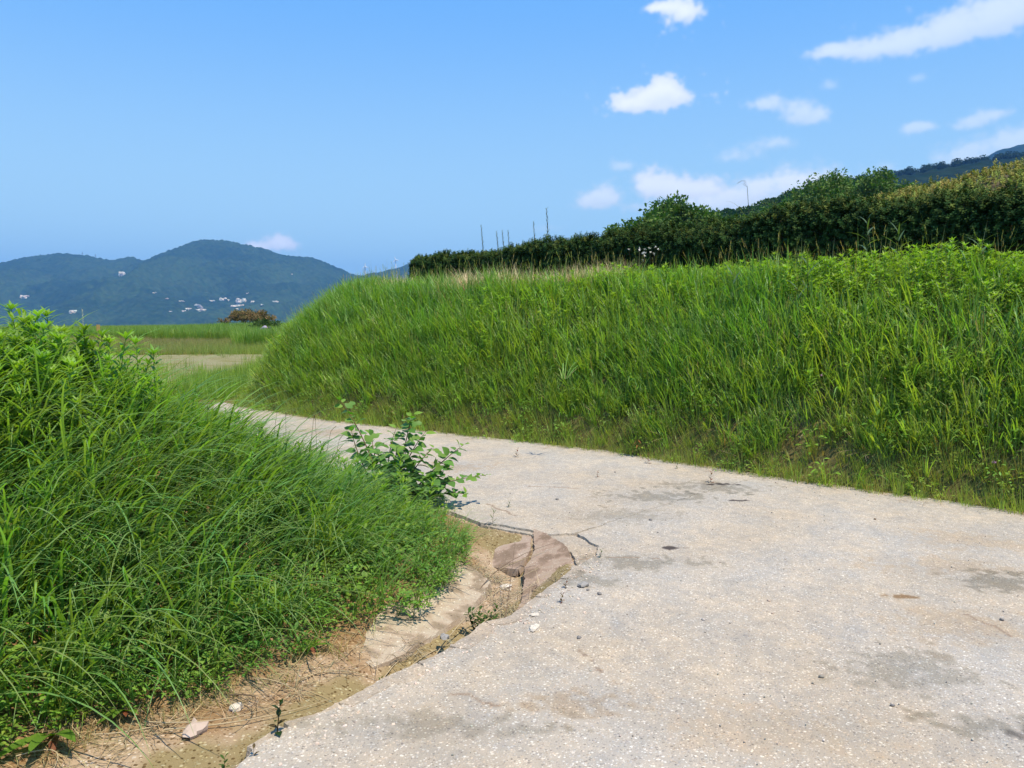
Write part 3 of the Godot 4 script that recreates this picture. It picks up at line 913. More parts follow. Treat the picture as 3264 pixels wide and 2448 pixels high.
func tree(called: String, label: String, at: Vector3, h: float, rx: float, clumps: int, n: int, tint: Color, sd: int, group := "", trunk_share := 0.35, clump_r := 0.34, ll := 0.30) -> Node3D:
	rng.seed = sd
	var o := base(called, at)
	tag(o, label, "tree", group)
	var bark := Color(0.10, 0.075, 0.05)
	var fork := Vector3(R(-0.2, 0.2), h * trunk_share, R(-0.2, 0.2))
	var g := Geo.new()
	g.tube([Vector3(0, -0.4, 0), Vector3(0, h * 0.1, 0), fork * 0.6, fork, fork + Vector3(R(-0.3, 0.3), h * 0.25, R(-0.3, 0.3))], [h * 0.05, h * 0.036, h * 0.03, h * 0.026, h * 0.012], 8, bark)
	put("trunk", g.mesh(M.twig), o)
	var cl := []
	for k in clumps:
		var a := TAU * k / clumps * 2.4 + R(-0.4, 0.4)
		var e := R(-0.25, 1.3)
		var q := R(0.45, 0.85)
		cl.append(Vector3(cos(a) * cos(e) * rx * q, h * (trunk_share + 0.25) + sin(e) * h * (0.72 - trunk_share) * q, sin(a) * cos(e) * rx * q))
	for k in mini(9, clumps):
		g = Geo.new()
		var c: Vector3 = cl[k]
		g.tube([fork * R(0.8, 1.1), fork.lerp(c, 0.5) + Vector3(0, R(-0.2, 0.3), 0), c], [h * 0.016, h * 0.011, h * 0.004], 5, bark)
		put("limb", g.mesh(M.twig), o)
	var w := []
	var tn := []
	for k in n:
		var c: Vector3 = cl[rng.randi() % cl.size()]
		var d := Vector3(rng.randfn(), rng.randfn() * 0.9 + 0.2, rng.randfn()).normalized()
		var p := c + d * Vector3(rx, h * 0.5, rx) * clump_r * pow(R(0.25, 1.0), 0.5)
		w.append(Transform3D(Basis(Vector3(R(-1, 1), R(-1, 1), R(-1, 1)).normalized(), R(0, TAU)).scaled(Vector3.ONE * R(0.7, 1.25)), p))
		tn.append(vary(tint, 0.28))
	mass("crown", "", "", [cluster_mesh(sd, 9, ll * 1.3, ll, ll * 0.55, M.tree_leaf), cluster_mesh(sd + 1, 8, ll * 1.5, ll * 0.9, ll * 0.55, M.tree_leaf)], w, tn, o)
	return o

# a clipped row of bushes along a path of ground points (x, z)
func hedge(called: String, label: String, path: Array, width: float, high: Callable, density: float, tints: Array, tip: Color, tip_share: float, sd: int, boxy := 0.35) -> Node3D:
	rng.seed = sd
	var o := base(called, Vector3.ZERO)
	tag(o, label, "hedge")
	var cv := Curve3D.new()
	for p in path: cv.add_point(Vector3(p.x, 0, p.y))
	var lump := noise(sd, 0.9, 3)
	var length := cv.get_baked_length()
	var n := int(length / 0.25)
	var g := Geo.new()
	var ring := 12
	for k in n + 1:
		var s := length * k / n
		var c := cv.sample_baked(s)
		var d := (cv.sample_baked(minf(s + 0.1, length)) - cv.sample_baked(maxf(0, s - 0.1))).normalized()
		var sd2 := Vector3(-d.z, 0, d.x)
		var y0 := land(c.x, c.z)
		var h: float = high.call(s)
		var endk := minf(1.0, minf(s, length - s) / 0.5 + 0.05)
		for q in ring:
			var a := PI * q / (ring - 1)
			var ex := signf(cos(a)) * pow(absf(cos(a)), boxy) * (width * 0.5 - 0.13) * endk
			var ey := pow(sin(a), boxy) * (h - 0.13)
			var p := c + sd2 * ex + Vector3(0, y0 - 0.1 + ey, 0)
			p += sd2 * lump.get_noise_3dv(p * 2.0) * 0.09 + UP * lump.get_noise_3dv(p * 2.0 + Vector3(9, 0, 0)) * 0.10
			g.p(p, (sd2 * cos(a) + UP * sin(a)).normalized(), Color(0.095, 0.080, 0.048))
	for k in n:
		for q in ring - 1:
			var a := k * ring + q
			g.quad(a, a + ring, a + ring + 1, a + 1)
	put("branches", g.mesh(M.twig), o)
	var sprig := []
	for v in 4:
		var s := Geo.new()
		rng.seed = sd + 50 + v
		s.tube([Vector3.ZERO, Vector3(0.01, 0.06, 0), Vector3(0, 0.12, 0.01)], [0.003, 0.0025, 0.001], 3, Color(0.8, 0.6, 0.4))
		for q in 11:
			var a := q * 2.4
			var y := 0.02 + 0.10 * q / 10.0
			s.leaf(Vector3(0, y, 0), Vector3(cos(a), R(0.2, 1.0), sin(a)), UP, R(0.04, 0.058), R(0.020, 0.028), 0.3, [0.2, 1.0, 0.0], Color.WHITE * R(0.8, 1.15), 0.2)
		sprig.append(s.mesh(M.hedge_leaf))
	var w := []
	var tn := []
	rng.seed = sd + 1
	var count := int(length * density)
	for k in count:
		var s := R(-0.2, length + 0.2)
		var sc := clampf(s, 0, length)
		var c := cv.sample_baked(sc)
		var d := (cv.sample_baked(minf(sc + 0.1, length)) - cv.sample_baked(maxf(0, sc - 0.1))).normalized()
		c += d * (s - sc)
		var sd2 := Vector3(-d.z, 0, d.x)
		var h: float = high.call(sc)
		var a := R(0.0, PI)
		if rng.randf() < 0.35: a = R(0.0, 0.9) if sd2.z > 0 else PI - R(0.0, 0.9)
		var endk := minf(1.0, minf(sc, length - sc) / 0.5 + 0.1)
		var rough := R(-0.10, 0.07)
		var depth := 1.0
		if rng.randf() < 0.12: depth = R(0.5, 0.9)
		var ex := signf(cos(a)) * pow(absf(cos(a)), boxy) * (width * 0.5 - 0.02 + rough) * endk * depth
		var ey := pow(sin(a), boxy) * (h + rough * 0.8 - 0.08)
		var p := c + sd2 * ex
		p.y = land(c.x, c.z) - 0.06 + ey * R(0.97, 1.0)
		p += sd2 * lump.get_noise_3dv(p * 2.0) * 0.10 + UP * lump.get_noise_3dv(p * 2.0 + Vector3(9, 0, 0)) * 0.10
		if lump.get_noise_3dv(p * 5.0 + Vector3(0, 30, 0)) < -0.28 and rng.randf() < 0.75: continue
		var nn := (sd2 * cos(a) + UP * (sin(a) + 0.25) + Vector3(R(-.6, .6), R(-.4, .6), R(-.6, .6))).normalized()
		var b := Basis(Quaternion(UP, nn)) * Basis(UP, R(0, TAU))
		w.append(Transform3D(b.scaled(Vector3.ONE * R(0.6, 1.05)), p))
		var col: Color = tints[rng.randi() % tints.size()]
		if tip_share > 0 and ey > h * 0.80 and rng.randf() < tip_share: col = tip
		tn.append(vary(col, 0.3))
	mass("leaves", "", "", sprig, w, tn, o)
	return o

func hedges_and_trees() -> void:
	hedge("clipped_hedge", "long dark green clipped hedge along the top of the bank", [Vector2(-2.4, -21.2), Vector2(-0.4, -18.9), Vector2(2.2, -15.7), Vector2(4.5, -12.9), Vector2(7.0, -10.6), Vector2(10.5, -8.2)], 1.15, func(s): return lerpf(1.12, 1.27, sstep(0, 12, s)), 2300.0, [Color(0.040, 0.082, 0.022), Color(0.030, 0.064, 0.020), Color(0.052, 0.092, 0.024)], Color(0.10, 0.13, 0.03), 0.3, 1201)
	hedge("bushy_hedge", "taller bushy row with brownish tops behind the clipped hedge", [Vector2(4.6, -20.2), Vector2(6.7, -17.4), Vector2(9.1, -14.8), Vector2(12.1, -12.4), Vector2(15.2, -10.2)], 4.4, func(s): return lerpf(1.25, 2.42, sstep(0, 9.0, s)), 3200.0, [Color(0.19, 0.25, 0.055), Color(0.22, 0.26, 0.055), Color(0.27, 0.26, 0.07)], Color(0.29, 0.26, 0.075), 0.45, 1301, 0.8)
	var grp := "trees behind the hedge"
	var dk := Color(0.115, 0.185, 0.050)
	var md := dk
	tree("broad_tree", "small outermost tree at the left end of the trees behind the hedge", Vector3(7.6, 2.6, -60), 5.6, 1.3, 9, 380, dk, 31, grp, 0.3)
	tree("broad_tree", "open-crowned tree with sky showing through, left of the densest tree", Vector3(9.5, 2.6, -60), 7.1, 2.5, 13, 620, dk, 32, grp, 0.35, 0.26)
	tree("broad_tree", "dense rounded tree standing highest behind the middle of the hedge", Vector3(12.7, 2.7, -62), 7.9, 2.9, 18, 1300, md, 33, grp)
	tree("broad_tree", "narrow dark tree touching the right side of the dense rounded tree", Vector3(15.2, 2.7, -63), 7.2, 1.6, 10, 520, dk, 34, grp)
	tree("broad_tree", "low tree just right of the plume of the tall grass", Vector3(17.2, 2.7, -62), 6.3, 2.2, 12, 700, dk, 35, grp)
	tree("broad_tree", "low rounded tree in front of the foot of the wooded hill", Vector3(20.3, 2.8, -64), 6.4, 2.4, 12, 720, md, 36, grp)
	tree("broad_tree", "wide domed tree left of the pointed tall tree above the hedge", Vector3(28.2, 3.6, -75), 10.9, 3.7, 20, 1500, md, 37, grp)
	tree("broad_tree", "smaller tree at the left foot of the wide domed tree", Vector3(24.2, 3.5, -74), 8.2, 2.4, 12, 700, dk, 40, grp)
	tree("broad_tree", "tall tree with a pointed crown right of the wide domed tree", Vector3(34.6, 3.8, -79), 11.6, 3.6, 18, 1400, dk, 38, grp)
	tree("broad_tree", "dark tree leaning out to the right of the tall pointed tree", Vector3(38.2, 3.8, -79), 10.3, 2.9, 13, 900, dk, 39, grp)
	var t := tree("spreading_tree", "low spreading tree with brown scorched leaves at the edge of the field", Vector3(-31.2, -0.4, -95), 2.7, 3.3, 22, 800, Color(0.21, 0.150, 0.068), 45, "", 0.35, 0.2, 0.22)
	t.scale = Vector3(1, 1, 1)
	tree("green_bush", "rounded green bush beside the bent person at the bank end", Vector3(-19.6, -0.2, -64), 1.6, 1.3, 10, 420, Color(0.06, 0.11, 0.03), 46, "", 0.2, 0.4, 0.16)

# ---------------------------------------------------------------- grasses and herbs
func tuft(sd: int, n: int, l0: float, l1: float, w: float, spread: float, tilt: float, droop: float, segs: int, m: Material, lean := Vector3.ZERO, wind := Vector3.ZERO) -> ArrayMesh:
	rng.seed = sd
	var g := Geo.new()
	for k in n:
		var a := R(0, TAU)
		var q := sqrt(rng.randf())
		var d := Vector3(cos(a) * tilt * R(0.2, 1.2), 1.0, sin(a) * tilt * R(0.2, 1.2)) + lean
		var c := R(0.72, 1.2) * (1.45 if rng.randf() < 0.12 else 1.0)
		g.blade(Vector3(cos(a), 0, sin(a)) * spread * q - UP * 0.03, d, R(l0, l1), w * R(0.7, 1.25), droop * R(0.3, 1.4), segs, Color(c * R(0.85, 1.2), c, c * R(0.8, 1.1)), wind)
	return g.mesh(m)

func herb(sd: int, h: float, n: int, ll: float, lw: float, up: float, rosette := 6) -> ArrayMesh:
	rng.seed = sd
	var g := Geo.new()
	var lean := Vector3(R(-0.1, 0.1), 0, R(-0.1, 0.1))
	g.tube([Vector3(0, -0.05, 0), Vector3(0, h * 0.5, 0) + lean * h * 0.4, Vector3(0, h, 0) + lean * h], [0.004, 0.0035, 0.002], 4, Color(0.9, 0.9, 0.7))
	for k in n:
		var u := 0.15 + 0.85 * float(k) / n
		var a := k * 2.4 + R(-0.3, 0.3)
		var s := R(0.8, 1.15) * (1.05 - 0.35 * u)
		var c := R(0.82, 1.2)
		g.leaf(Vector3(0, h * u, 0) + lean * h * u * u, Vector3(cos(a), up * R(0.4, 1.2) + u * 0.5, sin(a)), UP, ll * s, lw * s, R(0.5, 1.2), LANCE, Color(c * R(0.9, 1.15), c, c * 0.9), 0.3)
	for k in rosette:
		var a := TAU * k / rosette + 0.3
		g.leaf(Vector3(0, h, 0) + lean * h, Vector3(cos(a), R(0.7, 1.6), sin(a)), UP, ll * R(0.45, 0.7), lw * 0.7, 0.6, LANCE, Color(1.25, 1.2, 0.9), 0.3)
	return g.mesh(M.herb)

func low_leaf(sd: int, n: int, rad: float, ll: float, lw: float, h: float) -> ArrayMesh:
	rng.seed = sd
	var g := Geo.new()
	for k in n:
		var a := R(0, TAU)
		var q := sqrt(rng.randf()) * rad
		var y := R(0.2, 1.0) * h * (1.0 - 0.5 * q / rad)
		var c := R(0.75, 1.25)
		g.leaf(Vector3(cos(a) * q, y, sin(a) * q), Vector3(cos(a + R(-1, 1)), R(-0.1, 0.8), sin(a + R(-1, 1))), UP, ll * R(0.7, 1.3), lw * R(0.7, 1.3), 0.7, LENS, Color(c * R(0.85, 1.15), c, c * 0.9), 0.2)
	for k in 3:
		var a := R(0, TAU)
		g.tube([Vector3(0, -0.03, 0), Vector3(cos(a) * rad * 0.5, h * 0.7, sin(a) * rad * 0.5)], [0.0025, 0.0015], 3, Color(0.9, 0.75, 0.5))
	return g.mesh(M.herb)

func stand(p: Vector3, nn: Vector3, up_share: float, size: float, sx := 1.0) -> Transform3D:
	var axis := nn.lerp(UP, up_share).normalized()
	return Transform3D((Basis(Quaternion(UP, axis)) * Basis(UP, R(0, TAU))).scaled_local(Vector3(size * sx, size, size * sx)), p)

const G_MID := Color(0.235, 0.420, 0.088)
const G_DEEP := Color(0.150, 0.325, 0.072)
const G_YEL := Color(0.330, 0.460, 0.090)
const G_BLUE := Color(0.205, 0.350, 0.125)
const G_HERB := Color(0.250, 0.400, 0.055)
const DRY := Color(0.40, 0.32, 0.17)

func in_view(x: float, z: float, m: float) -> bool:
	return z < 2.0 and absf(x) < 0.66 * -z + m

func bank_growth() -> void:
	rng.seed = 2024
	var patch := noise(61, 0.28, 3)
	var fine := noise(62, 1.3, 2)
	var a_w := []
	var a_c := []
	var h_w := []
	var h_c := []
	var f_w := []
	var f_c := []
	var l_w := []
	var l_c := []
	var d_w := []
	var d_c := []
	for k in 190000:
		var x := R(-11.5, 9.5)
		var z := R(-31, 0)
		if not in_view(x, z, 1.6): continue
		var p := Vector2(x, z)
		var s := bank_s(p)
		if s < -0.12 or s > 7.5: continue
		if s > 3.4 and rng.randf() < 0.45: continue
		var y := land(x, z)
		var nn := normal_at(x, z)
		var at := Vector3(x, y, z)
		var n := patch.get_noise_2d(x, z)
		var n2 := fine.get_noise_2d(x, z)
		var forb := sstep(1.2, 3.4, x + n * 2.0) * sstep(1.25, 1.9, s + n2 * 0.7)
		forb = maxf(forb, 0.30 * sstep(0.1, 0.35, n) * sstep(0.4, 0.8, s))
		if s < 0.24 + n2 * 0.2:
			if rng.randf() < 0.8:
				f_w.append(stand(at, nn, 0.5, R(0.5, 1.15)))
				var c := mixc(G_YEL, DRY, R(-0.6, 0.6) + n2 * 0.4)
				f_c.append(vary(c, 0.25))
			if s > 0.0 and rng.randf() < 0.07:
				l_w.append(stand(at, nn, 0.5, R(0.5, 1.0)))
				l_c.append(vary(G_HERB, 0.3))
			continue
		# withered thatch along the crest
		var thatch := 0.0
		for q in [[-0.78, -13.9, 0.42, 0.55], [-0.50, -14.4, 0.5, 0.5], [0.62, -13.4, 0.85, 0.55], [1.25, -12.9, 0.7, 0.5], [-2.2, -15.6, 0.4, 0.35]]:
			thatch = maxf(thatch, 1.0 - Vector2((x - q[0]) / q[2], (z - q[1]) / q[3]).length())
		if thatch > 0.0:
			if rng.randf() < 0.9:
				d_w.append(stand(at, nn, 0.4, R(1.0, 1.6)))
				d_c.append(vary(Color(0.62, 0.50, 0.30), 0.25))
			if rng.randf() < 0.85: continue
		if rng.randf() < forb:
			if rng.randf() < 0.62:
				h_w.append(stand(at, nn, 0.7, R(0.65, 1.2) * lerpf(1.0, 0.72, sstep(2.0, 2.9, s))))
				h_c.append(vary(G_HERB, 0.22))
			continue
		if rng.randf() < 0.07:
			l_w.append(stand(at, nn, 0.5, R(0.6, 1.2)))
			l_c.append(vary(G_HERB, 0.3))
		if rng.randf() < 0.06:
			d_w.append(stand(at, nn, 0.2, R(0.6, 1.0)))
			d_c.append(vary(DRY, 0.3))
		var c := mixc(mixc(G_MID, G_DEEP, 0.5 - n2 * 0.8), G_YEL, sstep(1.6, 0.2, s) * 0.45 + n * 0.5 + 0.14)
		var size := R(0.6, 1.15) * lerpf(0.7, 1.05, sstep(0.2, 0.9, s)) * lerpf(1.0, 0.68, sstep(2.0, 2.9, s))
		if s > 1.2 and rng.randf() < 0.28: continue
		a_w.append(stand(at, nn, 0.72, size))
		a_c.append(vary(c, 0.32))
	for k in 26000:
		var x := R(-7.0, 6.0)
		var z := R(-23, -4.5)
		if not in_view(x, z, 1.2): continue
		var s := bank_s(Vector2(x, z))
		if s < -0.14 or s > 0.85: continue
		var n2 := fine.get_noise_2d(x * 1.3, z * 1.3)
		if s < 0.02 and n2 < -0.05: continue
		var at := Vector3(x, land(x, z), z)
		if rng.randf() < 0.12 + n2 * 0.4:
			l_w.append(stand(at, normal_at(x, z), 0.6, R(0.5, 0.95)))
			l_c.append(vary(mixc(G_HERB, G_MID, R(0, 1)), 0.3))
		elif rng.randf() < 0.75 and s < 0.5:
			f_w.append(stand(at, normal_at(x, z), 0.6, R(0.6, 1.25)))
			f_c.append(vary(mixc(mixc(G_YEL, G_MID, R(0, 0.8)), DRY, R(-0.5, 0.9) + n2), 0.25))
		else:
			a_w.append(stand(at, normal_at(x, z), 0.8, R(0.42, 0.75)))
			a_c.append(vary(mixc(G_MID, G_YEL, R(0, 0.8)), 0.3))
	var k_w := []
	var k_c := []
	for k in 5200:
		var x := R(-9, 9)
		var z := R(-24, -2)
		if not in_view(x, z, 1.4): continue
		var s := bank_s(Vector2(x, z))
		if s < 0.3 or s > 4.0: continue
		k_w.append(stand(Vector3(x, land(x, z), z), normal_at(x, z), 0.8, R(0.55, 1.1)))
		k_c.append(vary(mixc(G_YEL, Color(0.55, 0.47, 0.30), R(0, 0.8)), 0.25))
	var heads := []
	for v in 4:
		rng.seed = 560 + v
		var g := Geo.new()
		for q in 3:
			var ln := Vector3(R(-0.3, 0.4), 1, R(-0.3, 0.3))
			var hh := R(0.42, 0.75)
			g.blade(Vector3(R(-.04, .04), -0.03, R(-.04, .04)), ln, hh, 0.006, 0.25, 5, Color(1, 1, 1) * R(0.8, 1.1))
			if v < 3 and q < 2:
				var top := ln.normalized() * hh * 0.97 - UP * hh * 0.07
				for b in 12:
					g.blade(top * (0.82 + 0.18 * b / 11.0), Vector3(R(-.5, .5), 1, R(-.5, .5)), 0.028, 0.006, 0.2, 2, Color(1.1, 0.85, 0.7))
		heads.append(g.mesh(M.grass))
	mass("seeding_stalks", "thin pale stalks with small seed heads standing over the bank grass", "grass", heads, k_w, k_c)
	var wd := Vector3(0.14, 0, 0.10)
	var tf := []
	for v in 6: tf.append(tuft(500 + v, 8, 0.24, 0.60, 0.0175, 0.06, 0.60, 0.6 + 0.34 * v, 6, M.grass, wd, wd * 0.6))
	mass("bank_grass", "bright green meadow grass covering the slope of the bank", "grass", tf, a_w, a_c)
	mass("bank_herbs", "leafy yellow-green weeds crowding the upper right of the bank", "weeds", [herb(520, 0.28, 20, 0.10, 0.021, 0.6), herb(521, 0.32, 22, 0.105, 0.022, 0.5), herb(522, 0.24, 17, 0.095, 0.022, 0.7), herb(523, 0.36, 22, 0.11, 0.022, 0.6)], h_w, h_c)
	mass("verge_grass", "short yellowing grass fringing the foot of the bank", "grass", [tuft(530, 16, 0.09, 0.26, 0.005, 0.05, 0.45, 0.7, 4, M.grass), tuft(531, 15, 0.06, 0.20, 0.005, 0.05, 0.6, 0.9, 4, M.grass), tuft(532, 14, 0.12, 0.32, 0.0045, 0.04, 0.3, 0.5, 4, M.grass)], f_w, f_c)
	mass("bank_cover", "small round-leaved plants among the grass of the bank", "ground cover", [low_leaf(540, 20, 0.13, 0.055, 0.018, 0.22), low_leaf(541, 16, 0.12, 0.06, 0.026, 0.28), low_leaf(542, 24, 0.12, 0.04, 0.016, 0.18)], l_w, l_c)
	mass("dead_grass", "withered straw-coloured grass in patches along the crest of the bank", "dead grass", [tuft(550, 14, 0.15, 0.40, 0.006, 0.07, 1.3, 1.2, 4, M.dry), tuft(551, 12, 0.12, 0.34, 0.006, 0.07, 1.6, 0.9, 4, M.dry)], d_w, d_c)

func mound_growth() -> void:
	rng.seed = 4242
	var patch := noise(71, 0.7, 3)
	var g_w := []
	var g_c := []
	var h_w := []
	var h_c := []
	var l_w := []
	var l_c := []
	var e_w := []
	var e_c := []
	var lean_b := Vector3(0.55, 0, 0.35)
	for k in 130000:
		var x := R(-13, 0.0)
		var z := R(-20, -1.0)
		if not in_view(x, z, 1.2): continue
		var p := Vector2(x, z)
		var s := mound_s(p)
		if s < -0.10 or s > 5.5: continue
		if z < -9 and rng.randf() < 0.35: continue
		var y := land(x, z)
		var nn := normal_at(x, z)
		var at := Vector3(x, y, z)
		var n := patch.get_noise_2d(x, z)
		# dry fine grass and litter where the soil begins
		if s < 0.02 + maxf(0.0, n) * 0.16 and z > -4.1:
			if rng.randf() < 0.5:
				e_w.append(stand(at, nn, 0.3, R(0.5, 1.0)))
				e_c.append(vary(mixc(DRY, G_YEL, R(0, 0.5)), 0.25))
			continue
		var cover := sstep(1.25, 0.45, s + n * 0.5) * sstep(-9.0, -6.0, z)
		if rng.randf() < cover:
			if rng.randf() < 0.48:
				l_w.append(stand(at, nn, 0.5, R(0.55, 1.15) * lerpf(0.7, 1.0, sstep(0.0, 0.4, s)) * lerpf(1.0, 0.8, sstep(-5.2, -8.0, z))))
				l_c.append(vary(mixc(mixc(G_HERB, G_MID, R(0, 0.8)), G_DEEP, 0.4 - n), 0.28))
			if rng.randf() < 0.8: continue
		var top := sstep(1.75, 2.4, s + n * 0.4) * sstep(-3.2, -4.6, z)
		top = maxf(top, sstep(-5.2, -6.2, z) * sstep(0.15, 0.5, s) * (0.55 + n * 0.5))
		if rng.randf() < top:
			if rng.randf() < 0.5:
				h_w.append(stand(at, nn, 0.8, R(0.7, 1.15) * lerpf(1.0, 0.42, sstep(-4.8, -6.6, z))))
				h_c.append(vary(mixc(G_HERB, G_MID, 0.3 + n), 0.25))
			if rng.randf() < 0.6: continue
		if rng.randf() > 0.56: continue
		var b := Basis(Quaternion(UP, nn.lerp(UP, 0.6).normalized())) * Basis(UP, R(-0.9, 0.9))
		var size := R(0.5, 0.98) * lerpf(0.55, 1.0, sstep(0.1, 0.8, s)) * lerpf(1.0, 0.45, sstep(-5.0, -7.0, z))
		g_w.append(Transform3D(b.scaled(Vector3.ONE * size), at))
		g_c.append(vary(mixc(mixc(G_MID, G_DEEP, 0.55 - n * 1.4), G_BLUE, R(0, 0.9)), 0.34))
	var tf := []
	for v in 6: tf.append(tuft(600 + v, 5, 0.50, 1.10, 0.0185, 0.07, 0.45, 1.1 + 0.18 * v, 9, M.grass, lean_b * R(0.4, 1.0), Vector3(0.5, 0, 0.25)))
	mass("mound_grass", "long arching grass bending down the left mound toward the paving", "grass", tf, g_w, g_c)
	mass("mound_herbs", "tall leafy weeds on the crest of the left mound", "weeds", [herb(620, 0.50, 34, 0.125, 0.026, 0.6, 8), herb(621, 0.58, 38, 0.13, 0.026, 0.5, 8), herb(622, 0.42, 28, 0.11, 0.024, 0.7, 7)], h_w, h_c)
	mass("mound_cover", "low small-leaved weeds along the foot of the left mound", "ground cover", [low_leaf(630, 26, 0.11, 0.045, 0.014, 0.15), low_leaf(631, 20, 0.10, 0.040, 0.022, 0.20), low_leaf(632, 30, 0.13, 0.030, 0.012, 0.11), low_leaf(633, 14, 0.10, 0.062, 0.028, 0.24), low_leaf(634, 22, 0.09, 0.056, 0.012, 0.17)], l_w, l_c)
	mass("soil_edge_grass", "thin dry grass on the bare soil at the foot of the left mound", "grass", [tuft(640, 10, 0.05, 0.14, 0.003, 0.05, 0.9, 0.8, 4, M.grass), tuft(641, 9, 0.04, 0.11, 0.003, 0.06, 1.4, 0.6, 4, M.dry)], e_w, e_c)
	# single tussocks whose long blades can be told apart
	var bl := []
	for v in 10:
		rng.seed = 660 + v
		var g := Geo.new()
		var c := R(0.85, 1.2)
		g.blade(Vector3.ZERO, Vector3(R(0.5, 1.3), 1.0, R(-0.3, 0.3)), R(0.8, 1.2), R(0.010, 0.018), R(1.3, 2.4), 12, Color(G_BLUE.r * c * R(0.8, 1.3), G_BLUE.g * c, G_BLUE.b * c * 0.8), Vector3(0.35, 0, 0))
		bl.append(g.mesh(M.grass))
	var SP := [[-1.85, -3.35, 1.0, 1.05, 46, "tussock of wide silvery blades nearest the lower left corner"], [-2.15, -3.0, 0.9, 1.2, 44, "tussock of long drooping blades at the left edge above the dock leaves"], [-1.55, -4.0, 1.0, 0.9, 40, "drooping tussock above the bare soil where the dry stalks lie"], [-1.15, -4.65, 0.95, 0.8, 90, "domed tussock with fine blades spilling toward the tilted slab"], [-2.3, -4.3, 0.8, 1.1, 60, "tall tussock in the middle of the left slope"], [-2.8, -4.6, 0.7, 1.0, 50, "tussock under the leafy weeds at the left edge"], [-1.9, -5.2, 0.8, 0.85, 60, "tussock behind the domed one, leaning right"], [-2.5, -6.4, 0.6, 0.85, 40, "upright fan of blades standing out against the gravel clearing"], [-1.3, -5.7, 0.9, 0.75, 44, "small tussock left of the lobed-leaf shrub"], [-3.5, -7.6, 0.6, 0.8, 36, "farthest tussock on the ridge of the left mound"],
		[-1.50, -3.55, 1.0, 0.85, 40, "tussock whose blade tips reach the bare soil, second from the lower left corner"], [-1.28, -3.95, 1.0, 0.8, 44, "tussock above the flat dock rosette"], [-2.35, -3.65, 0.9, 1.1, 46, "tall tussock at the left edge behind the corner tussock"], [-1.9, -4.05, 0.9, 0.95, 50, "wide tussock in the front half of the left slope"], [-0.95, -5.0, 0.9, 0.65, 46, "short tussock just above the upper end of the tilted slab"], [-1.55, -4.75, 0.9, 0.85, 54, "tussock left of the domed one, its blades crossing each other"]]
	var j := 0
	for q in SP:
		rng.seed = 700 + j
		j += 1
		var o := base("grass_tussock", Vector3(q[0], land(q[0], q[1]), q[1]))
		tag(o, q[5], "grass tussock", "grass tussocks on the left mound")
		for v in q[4]:
			var yaw: float = R(-1.1, 1.1) * (2.4 if rng.randf() < 0.25 else 1.0) - 0.45
			var b := Basis(UP, yaw) * Basis(Vector3(0, 0, 1), R(-0.25, 0.3) * q[2])
			put("blade", bl[rng.randi() % 10], o, Transform3D(b.scaled(Vector3.ONE * q[3] * R(0.6, 1.1)), Vector3(R(-0.09, 0.09), -0.02, R(-0.09, 0.09))))

func field_growth() -> void:
	rng.seed = 808
	var patch := noise(81, 0.12, 3)
	var g_w := []
	var g_c := []
	var t_w := []
	var t_c := []
	for k in 60000:
		var z := -pow(R(pow(15.5, 0.6), pow(118.0, 0.6)), 1.0 / 0.6)
		var x := R(-0.66, -0.17) * -z + R(-1.5, 1.5)
		var p := Vector2(x, z)
		if bank_s(p) > -0.1 or mound_s(p) > -0.1: continue
		var n := patch.get_noise_2d(x, z * 0.6)
		if z > -33 and z < -16.5 and x < -7.2 + n * 2.0 - sstep(-24, -33, z) * 2.4:
			if rng.randf() < (0.95 if z < -22 else 0.84) + n * 0.12: continue
		if z < -50.6 and z > -53.8 and x > -34 + n * 6: 
			if rng.randf() < 0.9: continue
		var y := land(x, z)
		var at := Vector3(x, y, z)
		if z < -56 or (x > -0.335 * -z and z < -38):
			t_w.append(stand(at, UP, 1, R(0.8, 1.3) * lerpf(0.75, 1.1, sstep(-36, -24, x)) * lerpf(1.0, 0.8, sstep(-80, -100, z)), 1.2))
			t_c.append(vary(mixc(G_MID, G_YEL, 0.55 + n + sstep(-30, -45, x) * 0.5), 0.2))
		else:
			var brown := (0.25 + sstep(-29, -44, z) * 0.65 + n * 0.5) * sstep(-0.3, -3.5, bank_s(p))
			g_w.append(stand(at, UP, 1, R(0.55, 1.15), 1.0))
			g_c.append(vary(mixc(mixc(G_YEL, G_MID, 0.3 + n), Color(0.38, 0.335, 0.16), brown), 0.2))
	mass("field_grass", "olive and brownish grass of the open field behind the gravel clearing", "grass", [tuft(801, 13, 0.18, 0.50, 0.012, 0.14, 0.35, 0.5, 4, M.grass), tuft(802, 13, 0.15, 0.42, 0.012, 0.15, 0.45, 0.7, 4, M.grass), tuft(803, 12, 0.2, 0.55, 0.011, 0.13, 0.25, 0.4, 4, M.grass)], g_w, g_c)
	mass("tall_field_grass", "taller fresh green grass along the far edge of the field", "grass", [tuft(811, 16, 0.5, 0.95, 0.022, 0.3, 0.25, 0.5, 4, M.grass), tuft(812, 16, 0.4, 0.85, 0.022, 0.3, 0.35, 0.6, 4, M.grass)], t_w, t_c)

# ---------------------------------------------------------------- the lobed-leaf shrub and other single plants
func along(dir: Vector3, up: Vector3, size: float, at: Vector3) -> Transform3D:
	var z := dir.normalized()
	var x := up.cross(z)
	if x.length() < 0.05: x = Vector3(1, 0, 0.1).cross(z)
	x = x.normalized()
	return Transform3D(Basis(x, z.cross(x), z).scaled_local(Vector3.ONE * size), at)

func leaf_mesh(prof: Array, length: float, w: float, curl: float, col: Color, m: Material, fold := 0.2) -> ArrayMesh:
	var g := Geo.new()
	g.leaf(Vector3.ZERO, Vector3(0, 0, 1), UP, length, w, curl, prof, col, fold)
	return g.mesh(m)

